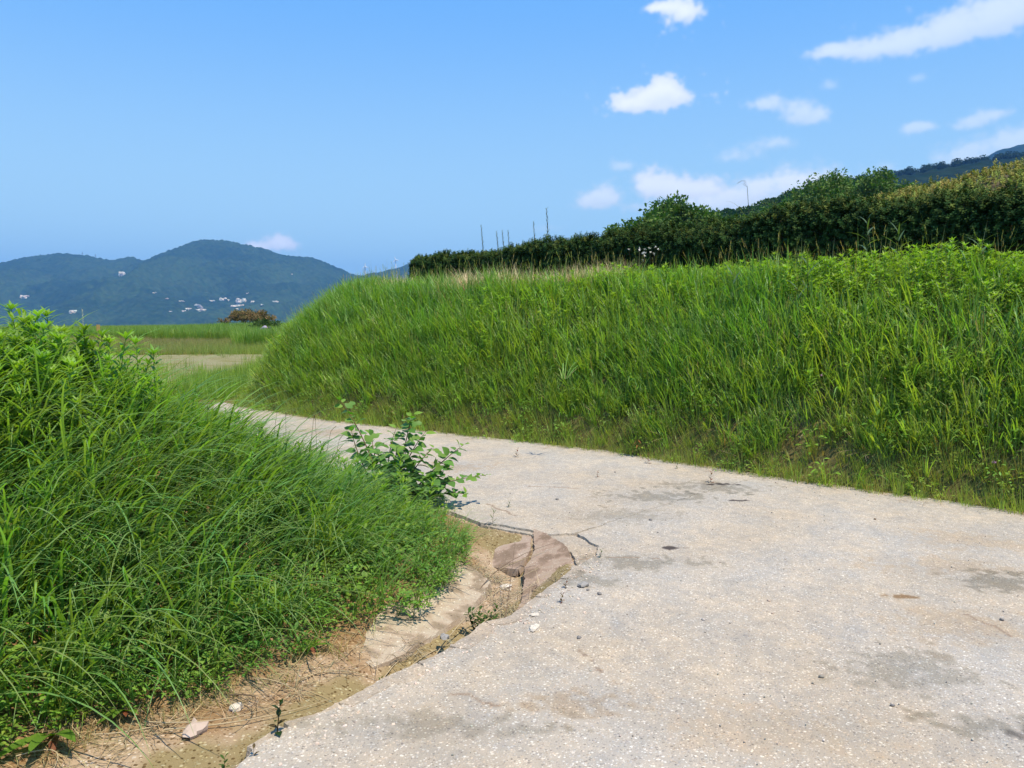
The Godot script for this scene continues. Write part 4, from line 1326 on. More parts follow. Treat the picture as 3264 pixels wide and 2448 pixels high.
func bend(a: Vector3, b: Vector3, sag: Vector3, n: int) -> Array:
	var out := []
	for k in n + 1:
		var u := float(k) / n
		out.append(a.lerp(b, u) + sag * 4.0 * u * (1 - u))
	return out

func shrub() -> void:
	rng.seed = 91
	var root := Vector3(-1.02, land(-1.02, -6.6), -6.6)
	var o := base("lobed_leaf_shrub", root)
	tag(o, "young shrub with dark lobed leaves leaning over the edge of the paving", "shrub")
	var ovate := [0.12, 0.75, 1.0, 0.96, 0.72, 0.36, 0.0]
	var lobed := [0.25, 0.85, 1.0, 0.60, 0.42, 0.62, 0.60, 0.32, 0.0]
	var lm := []
	for v in 8:
		var k := R(0.8, 1.25)
		lm.append(leaf_mesh(ovate if v % 2 == 0 else lobed, 1.0, 0.66 if v % 2 == 0 else 0.86, R(0.5, 1.4), Color(0.125 * k * R(0.85, 1.2), 0.245 * k, 0.050 * k), M.shrub_leaf))
	for v in 3: lm.append(leaf_mesh(ovate, 1.0, 0.5, 0.3, Color(0.20, 0.33, 0.05), M.shrub_leaf))
	var tips := [[-1.45, 0.90, -6.75, 22], [-1.22, 0.58, -6.95, 20], [-1.10, 0.50, -6.5, 18], [-0.84, 0.78, -6.75, 24], [-0.93, 0.55, -6.45, 20], [-0.66, 0.50, -6.7, 18], [-0.41, 0.52, -6.75, 22], [-0.22, 0.27, -6.7, 22], [-0.38, 0.14, -6.55, 18], [-0.58, 0.20, -6.45, 16], [-1.35, 0.66, -6.7, 18], [-0.74, 0.62, -6.85, 20], [-1.0, 0.64, -6.9, 18], [-0.52, 0.36, -6.6, 18]]
	for t in tips:
		var tip := Vector3(t[0], t[1], t[2]) - root
		var sag := Vector3(0, 0.06, 0) + Vector3(R(-0.05, 0.05), 0, R(-0.05, 0.05))
		var pts := bend(Vector3(R(-0.05, 0.05), -0.03, R(-0.05, 0.05)), tip, sag, 8)
		var g := Geo.new()
		g.tube(pts, [0.009, 0.008, 0.0075, 0.007, 0.006, 0.005, 0.004, 0.003, 0.002], 5, Color(0.13, 0.085, 0.045))
		var st := put("stem", g.mesh(M.twig), o)
		var n: int = t[3] + 2
		for k in n:
			var u := 0.22 + 0.78 * float(k) / (n - 1)
			var f := u * 8.0
			var a: Vector3 = pts[mini(int(f), 7)]
			var b: Vector3 = pts[mini(int(f), 7) + 1]
			var p: Vector3 = a.lerp(b, f - int(f)) if u < 1.0 else pts[8]
			var axis := (b - a).normalized()
			var yaw := k * 2.5 + R(-0.4, 0.4)
			var out := Vector3(cos(yaw), R(-0.15, 0.35), sin(yaw))
			out = (out - axis * out.dot(axis) * 0.6 + axis * 0.35).normalized()
			var size := lerpf(0.155, 0.085, pow(u, 1.6)) * R(0.75, 1.15)
			put("leaf", lm[rng.randi() % 8] if u < 0.93 else lm[8 + rng.randi() % 3], st, along(out, (UP + Vector3(R(-.6, .6), 0, R(-.2, 1.0))).normalized(), size, p + out * 0.012))

func leafy_stem(called: String, label: String, cat: String, group: String, at: Vector3, h: float, n: int, ll: float, up: float, lean: Vector3, leaves: Array, stem_col: Color, thick := 0.004, from := 0.15) -> Node3D:
	var o := base(called, at)
	tag(o, label, cat, group)
	var pts := bend(Vector3(0, -0.05, 0), UP * h + lean, lean * -0.15, 5)
	var g := Geo.new()
	g.tube(pts, [thick, thick * 0.95, thick * 0.85, thick * 0.7, thick * 0.5, thick * 0.3], 5, stem_col)
	put("stem", g.mesh(M.herb), o)
	for k in n:
		var u := from + (1.0 - from) * float(k) / (n - 1)
		var f := minf(u * 5.0, 4.999)
		var p: Vector3 = pts[int(f)].lerp(pts[int(f) + 1], f - int(f))
		var yaw := k * 2.4 + R(-0.3, 0.3)
		var d := Vector3(cos(yaw), up * R(0.6, 1.3) + u * u * 1.0, sin(yaw))
		put("leaf", leaves[rng.randi() % leaves.size()], o, along(d, UP, ll * (1.15 - 0.55 * u) * R(0.85, 1.15), p))
	return o

func single_plants() -> void:
	rng.seed = 120
	var lance := []
	for v in 4:
		var k := R(0.8, 1.2)
		lance.append(leaf_mesh(LANCE, 1.0, 0.22, R(0.4, 1.0), Color(G_HERB.r * k, G_HERB.g * k, G_HERB.b), M.herb, 0.3))
	# goldenrods around the shrub
	for q in [[-1.18, -6.0, .36], [-0.98, -5.85, .46], [-0.86, -6.05, .50], [-0.76, -5.75, .36], [-0.66, -5.95, .34], [-1.05, -6.25, .36], [-1.32, -5.75, .32], [-0.70, -5.45, .28], [-0.58, -5.6, .24], [-0.92, -5.55, .34], [-1.42, -6.3, .44], [-1.6, -6.7, .44], [-1.85, -7.1, .42], [-1.7, -6.2, .44], [-2.2, -7.6, .34], [-2.0, -6.9, .42]]:
		leafy_stem("leafy_weed", "upright weed with narrow yellow-green leaves at the foot of the lobed-leaf shrub", "weed", "leafy weeds around the shrub", Vector3(q[0], land(q[0], q[1]), q[1]), q[2] * R(0.9, 1.1), 28, 0.115, 0.5, Vector3(R(-.05, .08), 0, R(-.03, .06)), lance, Color(0.10, 0.13, 0.04))
	# leafy weeds standing on the crest of the left mound
	for q in [[-2.9, -4.9, .48], [-3.15, -5.2, .52], [-2.85, -5.3, .42], [-3.3, -5.6, .62], [-2.75, -4.7, .40], [-3.0, -5.9, .56], [-3.6, -6.0, .62], [-2.95, -5.7, .36], [-3.3, -4.9, .6], [-2.55, -5.2, .28], [-3.8, -6.6, .40], [-3.5, -6.4, .34], [-2.55, -4.5, .46], [-2.65, -4.35, .52], [-2.8, -4.5, .54], [-2.95, -4.6, .56], [-3.1, -4.7, .56], [-2.7, -4.9, .50], [-2.5, -4.7, .40], [-2.4, -4.5, .34], [-2.9, -4.3, .50], [-3.05, -5.05, .48], [-2.62, -5.05, .38], [-3.25, -5.4, .60], [-2.45, -4.25, .40], [-2.75, -4.15, .50]]:
		leafy_stem("leafy_weed", "tall bushy weed with broad lance leaves on the crest of the left mound", "weed", "leafy weeds on the left mound", Vector3(q[0], land(q[0], q[1]), q[1]), q[2] + (0.1 if q[0] < -2.8 else 0.0), 34, 0.145, 0.5, Vector3(R(-.05, .08), 0, R(-.03, .06)), lance, Color(0.10, 0.12, 0.04), 0.006)
	# spires over the hedge
	var slim := [leaf_mesh(LANCE, 1.0, 0.14, 0.5, Color(0.055, 0.085, 0.030), M.herb), leaf_mesh(LANCE, 1.0, 0.14, 0.3, Color(0.075, 0.10, 0.035), M.herb)]
	var sl := ["leftmost tall leafy spire standing over the left end of the hedge", "leftmost of the three close spires over the hedge", "middle one of the three close spires over the hedge", "rightmost of the three close spires over the hedge", "slim spire just left of the tallest one over the hedge", "tallest leafy spire over the hedge, with a side leaf", "thin bare grass blade standing over the hedge right of the tallest spire"]
	var sp := [[-0.66, -20.1, 3.82], [-0.28, -20.0, 3.67], [-0.14, -20.0, 3.68], [0.0, -20.0, 3.68], [0.60, -19.1, 3.80], [0.90, -19.0, 4.08], [1.56, -18.2, 3.66]]
	for k in 7:
		var y := land(sp[k][0], sp[k][1])
		if k == 6:
			var gb := Geo.new()
			gb.blade(Vector3.ZERO, Vector3(-0.08, 1, 0), sp[k][2] - y, 0.03, 0.25, 8, Color(0.05, 0.09, 0.04))
			tag(put("lone_grass", gb.mesh(M.grass), null, Transform3D(Basis.IDENTITY, Vector3(sp[k][0], y, sp[k][1]))), sl[k], "tall grass")
			continue
		leafy_stem("leafy_spire", sl[k], "tall weed", "leafy spires over the hedge", Vector3(sp[k][0], y, sp[k][1]), sp[k][2] - y, 64, 0.115 if k != 5 else 0.15, 1.3, Vector3(-0.10, 0, 0.02), slim, Color(0.09, 0.09, 0.04), 0.012, 0.4)
	# tall plumed grass standing up out of the hedge
	var at := Vector3(4.50, land(4.5, -15.6), -15.6)
	var o := base("plumed_grass", at)
	tag(o, "tall silvery grass with one bent plume standing up out of the hedge", "grass")
	var g := Geo.new()
	var cu := bend(Vector3.ZERO, Vector3(-0.02, 2.02, 0), Vector3(0.05, 0, 0), 6)
	g.tube(cu, [0.010, 0.009, 0.008, 0.007, 0.006, 0.005, 0.004], 5, Color(0.12, 0.13, 0.06))
	put("culm", g.mesh(M.herb), o)
	g = Geo.new()
	for k in 26:
		var u := k / 25.0
		var p := Vector3(-0.02 - 0.14 * u * u, 2.0 + 0.13 * sin(u * 2.4), 0)
		g.blade(p, Vector3(-0.9, 0.5 - u, R(-0.5, 0.5)), R(0.07, 0.13), 0.008, 0.7, 3, Color(0.30, 0.22, 0.18) * R(0.8, 1.2))
	put("plume", g.mesh(M.dry), o)
	var ab := [[-1, 1.62, 0.75, 0.022], [1, 1.05, 0.8, 0.03], [1, 1.2, 0.6, 0.028], [-1, 1.0, 0.95, 0.03], [-1, 1.15, 0.7, 0.026], [1, 0.95, 0.5, 0.024], [-1, 0.9, 0.6, 0.024], [1, 1.1, 0.35, 0.028]]
	for q in ab:
		g = Geo.new()
		g.blade(Vector3(0, q[1] - 0.25, 0), Vector3(q[0] * 0.55, 1.0, R(-0.3, 0.5)), q[2], q[3], 2.6, 9, Color(0.16, 0.20, 0.09))
		put("blade", g.mesh(M.grass), o)
	# reeds at the crest of the bank before the hedge
	var reed := [leaf_mesh([0.3, 1.0, 0.9, 0.5, 0.0], 1.0, 0.09, 0.35, Color(0.10, 0.17, 0.075), M.grass), leaf_mesh([0.3, 1.0, 0.9, 0.5, 0.0], 1.0, 0.10, 0.9, Color(0.12, 0.19, 0.09), M.grass)]
	var rd := [[4.48, -10.25, 0.75, "left reed with level leaves before the right part of the hedge"], [4.80, -10.1, 0.62, "right reed with upward leaves before the right part of the hedge"], [3.42, -9.35, 0.62, "pale blue-green reed in the middle of the bank, upper one of the pair"], [3.25, -9.15, 0.5, "pale blue-green reed in the middle of the bank, lower one of the pair"], [2.72, -9.9, 0.6, "blue-green reed leaning among the grass left of the pale pair"], [5.3, -9.2, 0.4, "short bright reed tuft at the crest near the right edge"]]
	for q in rd:
		leafy_stem("reed", q[3], "reed", "reeds on the bank", Vector3(q[0], land(q[0], q[1]), q[1]), q[2], 9, 0.36, 0.45, Vector3(-0.06, 0, 0.1), reed, Color(0.11, 0.16, 0.06), 0.006, 0.35)
	# weeds gone to white down by the hedge
	var wq := [[2.02, -13.2, 0.62, "left weed with white seed heads before the middle of the hedge"], [2.24, -13.15, 0.70, "right weed with white seed heads before the middle of the hedge"]]
	for q in wq:
		o = base("seeding_weed", Vector3(q[0], land(q[0], q[1]), q[1]))
		tag(o, q[3], "weed", "weeds with white seed heads")
		g = Geo.new()
		var heads := []
		for k in 7:
			var e := Vector3(R(-0.16, 0.16), q[2] * R(0.75, 1.05), R(-0.1, 0.1))
			heads.append(e)
			g.tube(bend(Vector3(0, -0.03, 0), e, Vector3(0, 0, 0.02), 4), [0.004, 0.004, 0.003, 0.002, 0.0015], 4, Color(0.12, 0.10, 0.05))
		put("stem", g.mesh(M.herb), o)
		for e in heads:
			g = Geo.new()
			for k in 14: g.blade(e, Vector3(R(-1, 1), R(-0.2, 1), R(-1, 1)), R(0.025, 0.045), 0.014, 0.6, 3, Color(0.75, 0.73, 0.68))
			put("seed_head", g.mesh(M.petal), o)
	# clump with broad arching blades on the bank
	for q in [[2.75, -9.45, 34, 0.62, "large dark arching grass clump in the middle of the bank below the reeds"], [4.55, -7.5, 34, 0.6, "flattened blue-green grass clump low on the bank at the right edge"], [0.2, -10.7, 26, 0.5, "bright grass clump at the foot of the bank beside the paving"], [2.3, -8.5, 26, 0.45, "clump of broad grass with withered hooked blades low on the bank"]]:
		o = base("grass_clump", Vector3(q[0], land(q[0], q[1]), q[1]))
		tag(o, q[4], "grass clump", "broad-bladed grass clumps on the bank")
		var bm := []
		var gc: Color = G_BLUE if q[4].contains("blue") else (G_DEEP if q[4].contains("dark") else G_YEL)
		for v in 6:
			g = Geo.new()
			var cc := gc
			if q[4].contains("withered") and v < 3: cc = Color(0.33, 0.25, 0.13)
			g.blade(Vector3.ZERO, Vector3(R(0.2, 0.9), 1, 0), R(0.7, 1.1), R(0.018, 0.03), R(1.2, 2.6), 8, vary(cc, 0.2))
			bm.append(g.mesh(M.grass))
		for v in q[2]:
			put("blade", bm[rng.randi() % 6], o, Transform3D(Basis(UP, R(0, TAU)).scaled(Vector3.ONE * q[3] * R(0.7, 1.15)), Vector3(R(-.08, .08), -0.02, R(-.08, .08))))
	# narrow conical weed with browned lower leaves
	var cone := [leaf_mesh(LANCE, 1.0, 0.12, 0.3, Color(0.10, 0.16, 0.03), M.herb)]
	o = leafy_stem("conical_weed", "conical yellow-green weed with browned lower leaves at the foot of the bank", "weed", "", Vector3(1.42, land(1.42, -9.05), -9.05), 0.46, 46, 0.10, 0.9, Vector3(0, 0, 0.02), cone, Color(0.16, 0.10, 0.06), 0.005, 0.45)
	var brown := leaf_mesh(LANCE, 1.0, 0.2, 0.8, Color(0.30, 0.13, 0.04), M.dry)
	for k in 10:
		var a := k * 2.4
		tag(put("withered_leaf", brown, o, along(Vector3(cos(a), -0.3, sin(a)), UP, 0.08, Vector3(0, R(0.14, 0.22), 0))), "brown withered lower leaf")
	# pale plume beside the left mound and the foxtails before the paving
	var pz := [[-3.72, -7.0, 1.66, "single pale flower spike rising beside the leafy weeds of the left mound", Color(0.55, 0.55, 0.42), 0.18, 0.014]]
	for k in 6:
		pz.append([-2.45 + k * 0.13 + R(-.05, .05), -8.2 + R(-0.3, 0.3), land(-2.2, -8.2) + [0.70, 0.62, 0.78, 0.60, 0.50, 0.44][k], "bristly foxtail nodding before the far strip of paving", Color(0.22, 0.17, 0.07) if k % 3 else Color(0.09, 0.06, 0.05), 0.09, 0.010])
	for k in pz.size():
		var q: Array = pz[k]
		var y := land(q[0], q[1])
		o = base("flower_spike" if k == 0 else "foxtail", Vector3(q[0], y, q[1]))
		tag(o, q[3], "flower spike" if k == 0 else "foxtail", "" if k == 0 else "foxtails before the paving")
		var h: float = q[2] - y
		var bd := Vector3(0, 0, 0) if k == 0 else Vector3(R(-0.03, 0.09), 0, 0.02)
		g = Geo.new()
		g.tube(bend(Vector3(0, -0.02, 0), Vector3(0, h - q[5], 0) + bd, bd * -0.2, 4), [0.0025, 0.0024, 0.002, 0.002, 0.0015], 4, Color(0.14, 0.15, 0.05))
		put("stem", g.mesh(M.herb), o)
		g = Geo.new()
		for b in 60:
			var u := b / 59.0
			var a := b * 2.4
			var p := Vector3(0, h - q[5] + q[5] * u, 0) + bd * (1.0 + u * 0.9) - UP * (0.0 if k == 0 else u * u * 0.03)
			g.blade(p, Vector3(cos(a), 0.9, sin(a)), q[6] * (1.6 - 0.9 * absf(u - 0.4)), 0.004, 0.2, 2, q[4] * R(0.8, 1.2))
		put("spike", g.mesh(M.dry), o)
	# thin marker stake out by the field
	o = base("marker_stake", Vector3(-11.28, land(-11.28, -22), -22))
	tag(o, "thin wooden marker stake with a yellowish cap behind the left mound", "stake")
	g = Geo.new()
	g.tube([Vector3(0, -0.1, 0), Vector3(0, 1.25, 0)], [0.018, 0.016], 6, Color(0.22, 0.16, 0.09))
	put("shaft", g.mesh(M.twig), o)
	g = Geo.new()
	g.box(Vector3(0, 1.30, 0), Vector3(0.075, 0.17, 0.05), Basis.IDENTITY, Color(0.40, 0.27, 0.08))
	put("cap", g.mesh(M.paint), o)
	# docks with long smooth leaves on the bare soil
	var dock := [leaf_mesh([0.15, 0.7, 1.0, 1.0, 0.7, 0.0], 1.0, 0.20, 0.9, Color(0.13, 0.25, 0.035), M.herb, 0.25), leaf_mesh([0.15, 0.7, 1.0, 0.9, 0.6, 0.0], 1.0, 0.22, 1.3, Color(0.16, 0.27, 0.035), M.herb, 0.2)]
	var red := leaf_mesh([0.15, 0.7, 1.0, 0.9, 0.6, 0.0], 1.0, 0.3, 1.3, Color(0.26, 0.09, 0.05), M.herb, 0.2)
	for q in [[-1.74, -2.93, 5, 0.20, "dock with two long leaves hanging over the bare soil in the lower left corner"], [-1.56, -3.12, 5, 0.14, "dock with broad wavy leaves right of the corner dock"], [-0.98, -3.78, 8, 0.11, "flat dock rosette with one red leaf beside the tilted slab"]]:
		o = base("dock_plant", Vector3(q[0], channel(q[0], q[1]) + 0.02, q[1]))
		tag(o, q[4], "dock plant")
		for k in q[2]:
			var a: float = (0.7 + k * 0.35) if q[2] == 5 else TAU * k / q[2] + R(-0.3, 0.3)
			var d := Vector3(cos(a), R(0.2, 0.9), sin(a))
			if k == 1:
				tag(put("leaf", red, o, along(d, UP, q[3] * 0.6, Vector3.ZERO)), "reddish withering leaf")
			else:
				put("leaf", dock[k % 2], o, along(d, UP, q[3] * R(0.8, 1.15), Vector3.ZERO))
	# seedlings and small weeds in the gutter and the cracks
	var small := [leaf_mesh(LENS, 1.0, 0.42, 0.5, Color(0.07, 0.13, 0.022), M.herb), leaf_mesh(LENS, 1.0, 0.38, 0.8, Color(0.085, 0.145, 0.022), M.herb)]
	var dark := [leaf_mesh([0.1, 0.8, 1.0, 0.5, 0.0], 1.0, 0.5, 0.5, Color(0.035, 0.065, 0.022), M.herb), leaf_mesh([0.1, 0.8, 1.0, 0.5, 0.0], 1.0, 0.5, 0.8, Color(0.11, 0.075, 0.035), M.herb)]
	var rust := [leaf_mesh(LENS, 1.0, 0.4, 0.5, Color(0.25, 0.07, 0.04), M.herb), leaf_mesh(LENS, 1.0, 0.4, 0.8, Color(0.16, 0.10, 0.04), M.herb)]
	leafy_stem("seedling", "dark-leaved seedling standing by the paving edge near the bottom of the picture", "seedling", "", Vector3(-0.90, 0.0, -2.95), 0.14, 12, 0.055, 0.3, Vector3(0.02, 0, 0), dark, Color(0.05, 0.04, 0.03), 0.003)
	leafy_stem("seedling", "small dark seedling in the paving edge nearest the bottom of the picture", "seedling", "", Vector3(-0.93, 0.0, -2.78), 0.05, 8, 0.035, 0.3, Vector3(0, 0, 0), dark, Color(0.05, 0.04, 0.03), 0.002)
	var bush := base("gutter_weed", Vector3(-0.16, channel(-0.16, -4.3), -4.3))
	tag(bush, "dense little green weed growing in the gutter beside the tilted slab", "weed")
	for k in 15:
		var e := Vector3(R(-0.09, 0.09), R(0.08, 0.19), R(-0.08, 0.08))
		g = Geo.new()
		g.tube([Vector3.ZERO, e * 0.5 + Vector3(e.x, 0, e.z) * 0.2, e], [0.002, 0.0018, 0.001], 4, Color(0.12, 0.10, 0.05))
		var st := put("stem", g.mesh(M.herb), bush)
		for b in 11:
			var a := b * 2.4
			put("leaf", small[b % 2], st, along(Vector3(cos(a), 0.7, sin(a)), UP, R(0.026, 0.042), e * (0.25 + 0.75 * b / 10.0)))
	var sw := [[0.58, -5.2, 0.05, small, "tiny green weed in the crack right of the dark gutter slab"], [-0.15, -6.06, 0.13, [cone[0]], "thin upright grassy weed at the top of the purplish slab"], [0.22, -4.43, 0.06, rust, "reddish low weed on the paving edge at the dark slab"], [0.31, -4.60, 0.05, rust, "rusty weed right of the reddish one on the paving edge"], [0.27, -4.36, 0.045, rust, "small rusty weed below the reddish one"], [-0.10, -4.60, 0.08, small, "sparse weed in the gutter behind the dense little one"], [0.22, -3.98, 0.03, small, "flat little weed among the crumbs of the paving edge"], [1.47, -8.62, 0.10, rust, "brownish weed on the paving below the conical weed"], [1.72, -8.32, 0.06, small, "flat bright rosette on the paving near the foot of the bank"], [1.90, -7.62, 0.10, rust, "dark red seedling on the paving beside the black stains"], [0.84, -7.86, 0.06, rust, "wispy reddish weed in the middle of the far paving"], [0.05, -9.0, 0.09, rust, "thin straggling weed on the paving behind the shrub"], [-0.03, -6.6, 0.05, small, "tiny weed on the paving right of the shrub"], [-0.62, -3.62, 0.05, small, "creeping weed with round leaves at the near end of the tilted slab"], [-1.02, -2.72, 0.07, small, "pale green seedling at the bottom edge of the picture"]]
	for q in sw:
		var y: float = 0.02 if q[0] > 0.25 or q[1] < -6.3 else channel(q[0], q[1]) + 0.01
		leafy_stem("small_weed", q[4], "weed", "small weeds in the gutter and cracks", Vector3(q[0], y, q[1]), q[2], 14, maxf(0.03, q[2] * 0.5), 0.35, Vector3(0.01, 0, 0.01), q[3], Color(0.14, 0.08, 0.05), 0.0018, 0.1)
	# pink thistle-like flowers near the right edge
	for q in [[4.05, -6.72, 0.22, "pink flower head at the foot of the bank by the right edge"], [3.10, -8.1, 0.42, "small pink flower low on the bank left of the flattened clump"]]:
		o = leafy_stem("pink_flower", q[3], "flower", "", Vector3(q[0], land(q[0], q[1]), q[1]), q[2], 10, 0.06, 0.4, Vector3(0, 0, 0.04), small, Color(0.10, 0.14, 0.04), 0.003)
		g = Geo.new()
		for k in 30: g.blade(Vector3(0, q[2], 0.04), Vector3(R(-1, 1), R(-0.1, 1), R(-1, 1)), R(0.02, 0.03), 0.006, 0.2, 2, Color(0.50, 0.27, 0.42))
		put("flower_head", g.mesh(M.petal), o)

# ---------------------------------------------------------------- stones, straw, rubble
func loose_things() -> void:
	rng.seed = 321
	var PB := [[1.36, -3.42, .035, "rounded grey pebble, largest on the near paving"], [1.30, -3.36, .018, "flat dark chip just left of the rounded grey pebble"], [1.43, -4.37, .030, "pale pinkish pebble in the middle of the paving"], [1.00, -4.09, .035, "light flat stone left of the middle of the paving"], [2.56, -4.09, .034, "dark pebble near the right edge of the paving"], [1.55, -3.16, .028, "dark flat chip by the black stain on the near paving"], [1.39, -4.18, .022, "left one of two dark chips below the pale pinkish pebble"], [1.54, -4.21, .018, "right one of two dark chips below the pale pinkish pebble"], [.33, -3.85, .040, "dark blue-grey stone nearest the broken paving edge"], [.50, -4.48, .045, "right one of two dark stones right of the dark gutter slab"], [.44, -4.55, .030, "left one of two dark stones right of the dark gutter slab"], [1.08, -6.16, .045, "blue-grey stone on the line of the long joint"], [1.07, -5.80, .020, "tiny dark chip below the stone on the joint"], [.39, -6.87, .050, "bluish stone on the far paving right of the shrub"], [2.84, -6.19, .030, "brown clod on the right part of the paving"], [1.05, -8.1, .03, "dark chip near the foot of the bank in the far paving"], [.30, -5.9, .02, "grey chip beside the crack above the gutter"], [2.1, -6.4, .02, "small dark chip on the open far paving"], [1.9, -2.75, .022, "dark chip nearest the bottom of the picture"]]
	for k in PB.size():
		var q: Array = PB[k]
		var c := Color(0.20, 0.19, 0.185)
		if q[3].contains("pink"): c = Color(0.40, 0.31, 0.26)
		elif q[3].contains("brown"): c = Color(0.18, 0.12, 0.07)
		elif q[3].contains("light"): c = Color(0.42, 0.38, 0.34)
		elif q[3].contains("grey peb"): c = Color(0.24, 0.22, 0.19)
		var g := Geo.new()
		g.rock(Vector3.ZERO, Vector3(q[2], q[2] * 0.5, q[2] * 0.8) * 0.62, 0.5, 40 + k, 7, c, false)
		tag(put("pebble", g.mesh(M.rock), null, Transform3D(Basis(UP, R(0, TAU)), Vector3(q[0], 0.021 + q[2] * 0.10, q[1]))), q[3], "pebble", "pebbles on the paving")
	var FR := [[-.17, -3.92, .07, "pale flat concrete piece on the gutter edge, larger of the pair below the gutter weed"], [-.29, -3.77, .06, "second pale concrete piece down the gutter edge from the larger one"], [.11, -3.96, .075, "whitish broken lump on the crumbled paving edge"], [-1.24, -3.03, .11, "thin pinkish flake of concrete lying on the soil beside the dark seedling"], [-.46, -3.38, .07, "broken piece on the crumbled edge near the end of the gutter"], [-1.15, -3.22, .06, "small pale chip lying on the dry grass by the soil"], [.12, -4.15, .05, "small broken piece at the corner under the dark slab"], [-.98, -2.66, .06, "white stone on the paving corner at the bottom edge of the picture"], [-.04, -5.06, .09, "flat pinkish slab piece lying in the gutter head"], [-.35, -4.05, .06, "grey stone lying at the foot of the tilted slab"], [-.50, -3.83, .05, "round stone by the straw at the near end of the tilted slab"], [.42, -4.62, .07, "slate-like chip at the paving edge by the rusty weeds"]]
	for k in FR.size():
		var q: Array = FR[k]
		var g := Geo.new()
		var c := Color(0.52, 0.47, 0.41) if not q[3].contains("grey") and not q[3].contains("slate") else Color(0.26, 0.25, 0.24)
		if q[3].contains("flake"): c = Color(0.42, 0.33, 0.28)
		if q[3].contains("white stone"): c = Color(0.72, 0.71, 0.69)
		g.rock(Vector3.ZERO, Vector3(q[2], q[2] * 0.42, q[2] * 0.75), 0.75, 140 + k, 6, c)
		var y: float = channel(q[0], q[1]) if q[0] < 0.05 else 0.02
		if k in [0, 1, 9]: y = maxf(y, -0.06)
		tag(put("concrete_fragment", g.mesh(M.rock), null, Transform3D(Basis(UP, R(0, TAU)) * Basis(Vector3(1, 0, 0), R(-0.15, 0.15)), Vector3(q[0], y + q[2] * 0.12, q[1]))), q[3], "concrete piece", "broken concrete pieces along the gutter")
	# crumbs of the broken edge
	var rb := []
	for v in 4:
		var g := Geo.new()
		g.rock(Vector3.ZERO, Vector3(1, 0.6, 0.8), 0.7, 170 + v, 4, Color(1, 1, 1))
		rb.append(g.mesh(M.rock))
	var w := []
	var tn := []
	for k in 1200:
		var s := rng.randi() % 12
		var p: Vector2 = EDGE[s].lerp(EDGE[s + 1], rng.randf()) + Vector2(rng.randfn(), rng.randfn()) * 0.085 + Vector2(0.05, 0.0)
		var y := 0.021
		if dist_line(p, EDGE) > 0.0 and Geometry2D.is_point_in_polygon(p, PackedVector2Array(EDGE + [Vector2(-3, -6.8), Vector2(-3, -2.2)])): y = channel(p.x, p.y)
		var sz := 0.004 + 0.014 * pow(rng.randf(), 4.0)
		w.append(Transform3D(Basis(Quaternion(Vector3(R(-1, 1), R(-1, 1), R(-1, 1)).normalized(), R(0, 0.6))) * Basis(UP, R(0, TAU)).scaled(Vector3.ONE * sz), Vector3(p.x, y + sz * 0.12, p.y)))
		tn.append(vary(Color(0.58, 0.50, 0.42).lerp(Color(0.40, 0.32, 0.25), rng.randf() * 0.7), 0.15))
	for k in 900:
		var p := Vector2(R(-0.8, 3.6), R(-7.5, -2.6))
		if dist_line(p, EDGE) < 0.05 or p.x < -0.6 - (p.y + 2.6) * -0.28: continue
		if Geometry2D.is_point_in_polygon(p, PackedVector2Array(EDGE + [Vector2(-3, -6.8), Vector2(-3, -2.2)])): continue
		if bank_s(p) > -0.05: continue
		var sz := 0.003 + 0.007 * pow(rng.randf(), 3.0)
		w.append(Transform3D(Basis(UP, R(0, TAU)).scaled(Vector3.ONE * sz), Vector3(p.x, 0.024, p.y)))
		tn.append(vary(Color(0.22, 0.20, 0.18).lerp(Color(0.5, 0.45, 0.38), rng.randf()), 0.2))
	for k in 5000:
		var p := Vector2(R(-5.2, 4.6), R(-14.6, -5.8))
		var s := bank_s(p)
		if s < -0.5 or s > 0.0 or rng.randf() > 0.5 + s: continue
		var sz := 0.003 + 0.012 * pow(rng.randf(), 4.0)
		w.append(Transform3D(Basis(UP, R(0, TAU)).scaled(Vector3.ONE * sz), Vector3(p.x, 0.024, p.y)))
		tn.append(vary(Color(0.30, 0.25, 0.20).lerp(Color(0.5, 0.44, 0.36), rng.randf()), 0.2))
	mass("rubble", "crumbs and grit of broken concrete along the paving edge", "rubble", rb, w, tn)
	# dead stalks lying about
	var ST := [[-1.45, -3.05, -0.95, -3.3, "long curved dead stalk lying on the soil, uppermost of the near ones"], [-1.35, -3.0, -0.78, -3.42, "longest pale dead stalk lying along the paving edge"], [-1.6, -2.95, -1.3, -3.12, "short dead stalk beside the corner dock"], [-1.2, -3.3, -1.08, -3.0, "dark straight stalk propped across the soil"], [-1.15, -3.45, -0.9, -3.35, "dead stalk below the drooping tussock"], [-0.95, -3.5, -0.55, -3.66, "dead stalk pointing at the end of the tilted slab"], [-0.62, -3.6, -0.30, -4.25, "first straw of the bundle along the gutter"], [-0.60, -3.66, -0.25, -4.30, "second straw of the bundle along the gutter"], [-0.55, -3.7, -0.22, -4.25, "third straw of the bundle along the gutter"], [-0.40, -3.95, 0.18, -4.75, "long thin straw leaning over the gutter weed"], [-0.30, -4.1, 0.22, -4.62, "second long straw leaning over the gutter weed"], [-0.22, -4.75, 0.28, -5.45, "bent dead twig lying across the dark gutter slab"], [-0.05, -4.4, 0.02, -5.1, "upright forked dead twig in the gutter head"], [-0.14, -5.2, 0.22, -5.25, "dead straw lying flat in the gutter head"], [-1.8, -2.8, -1.62, -2.7, "pale stalk end in the lower left corner"]]
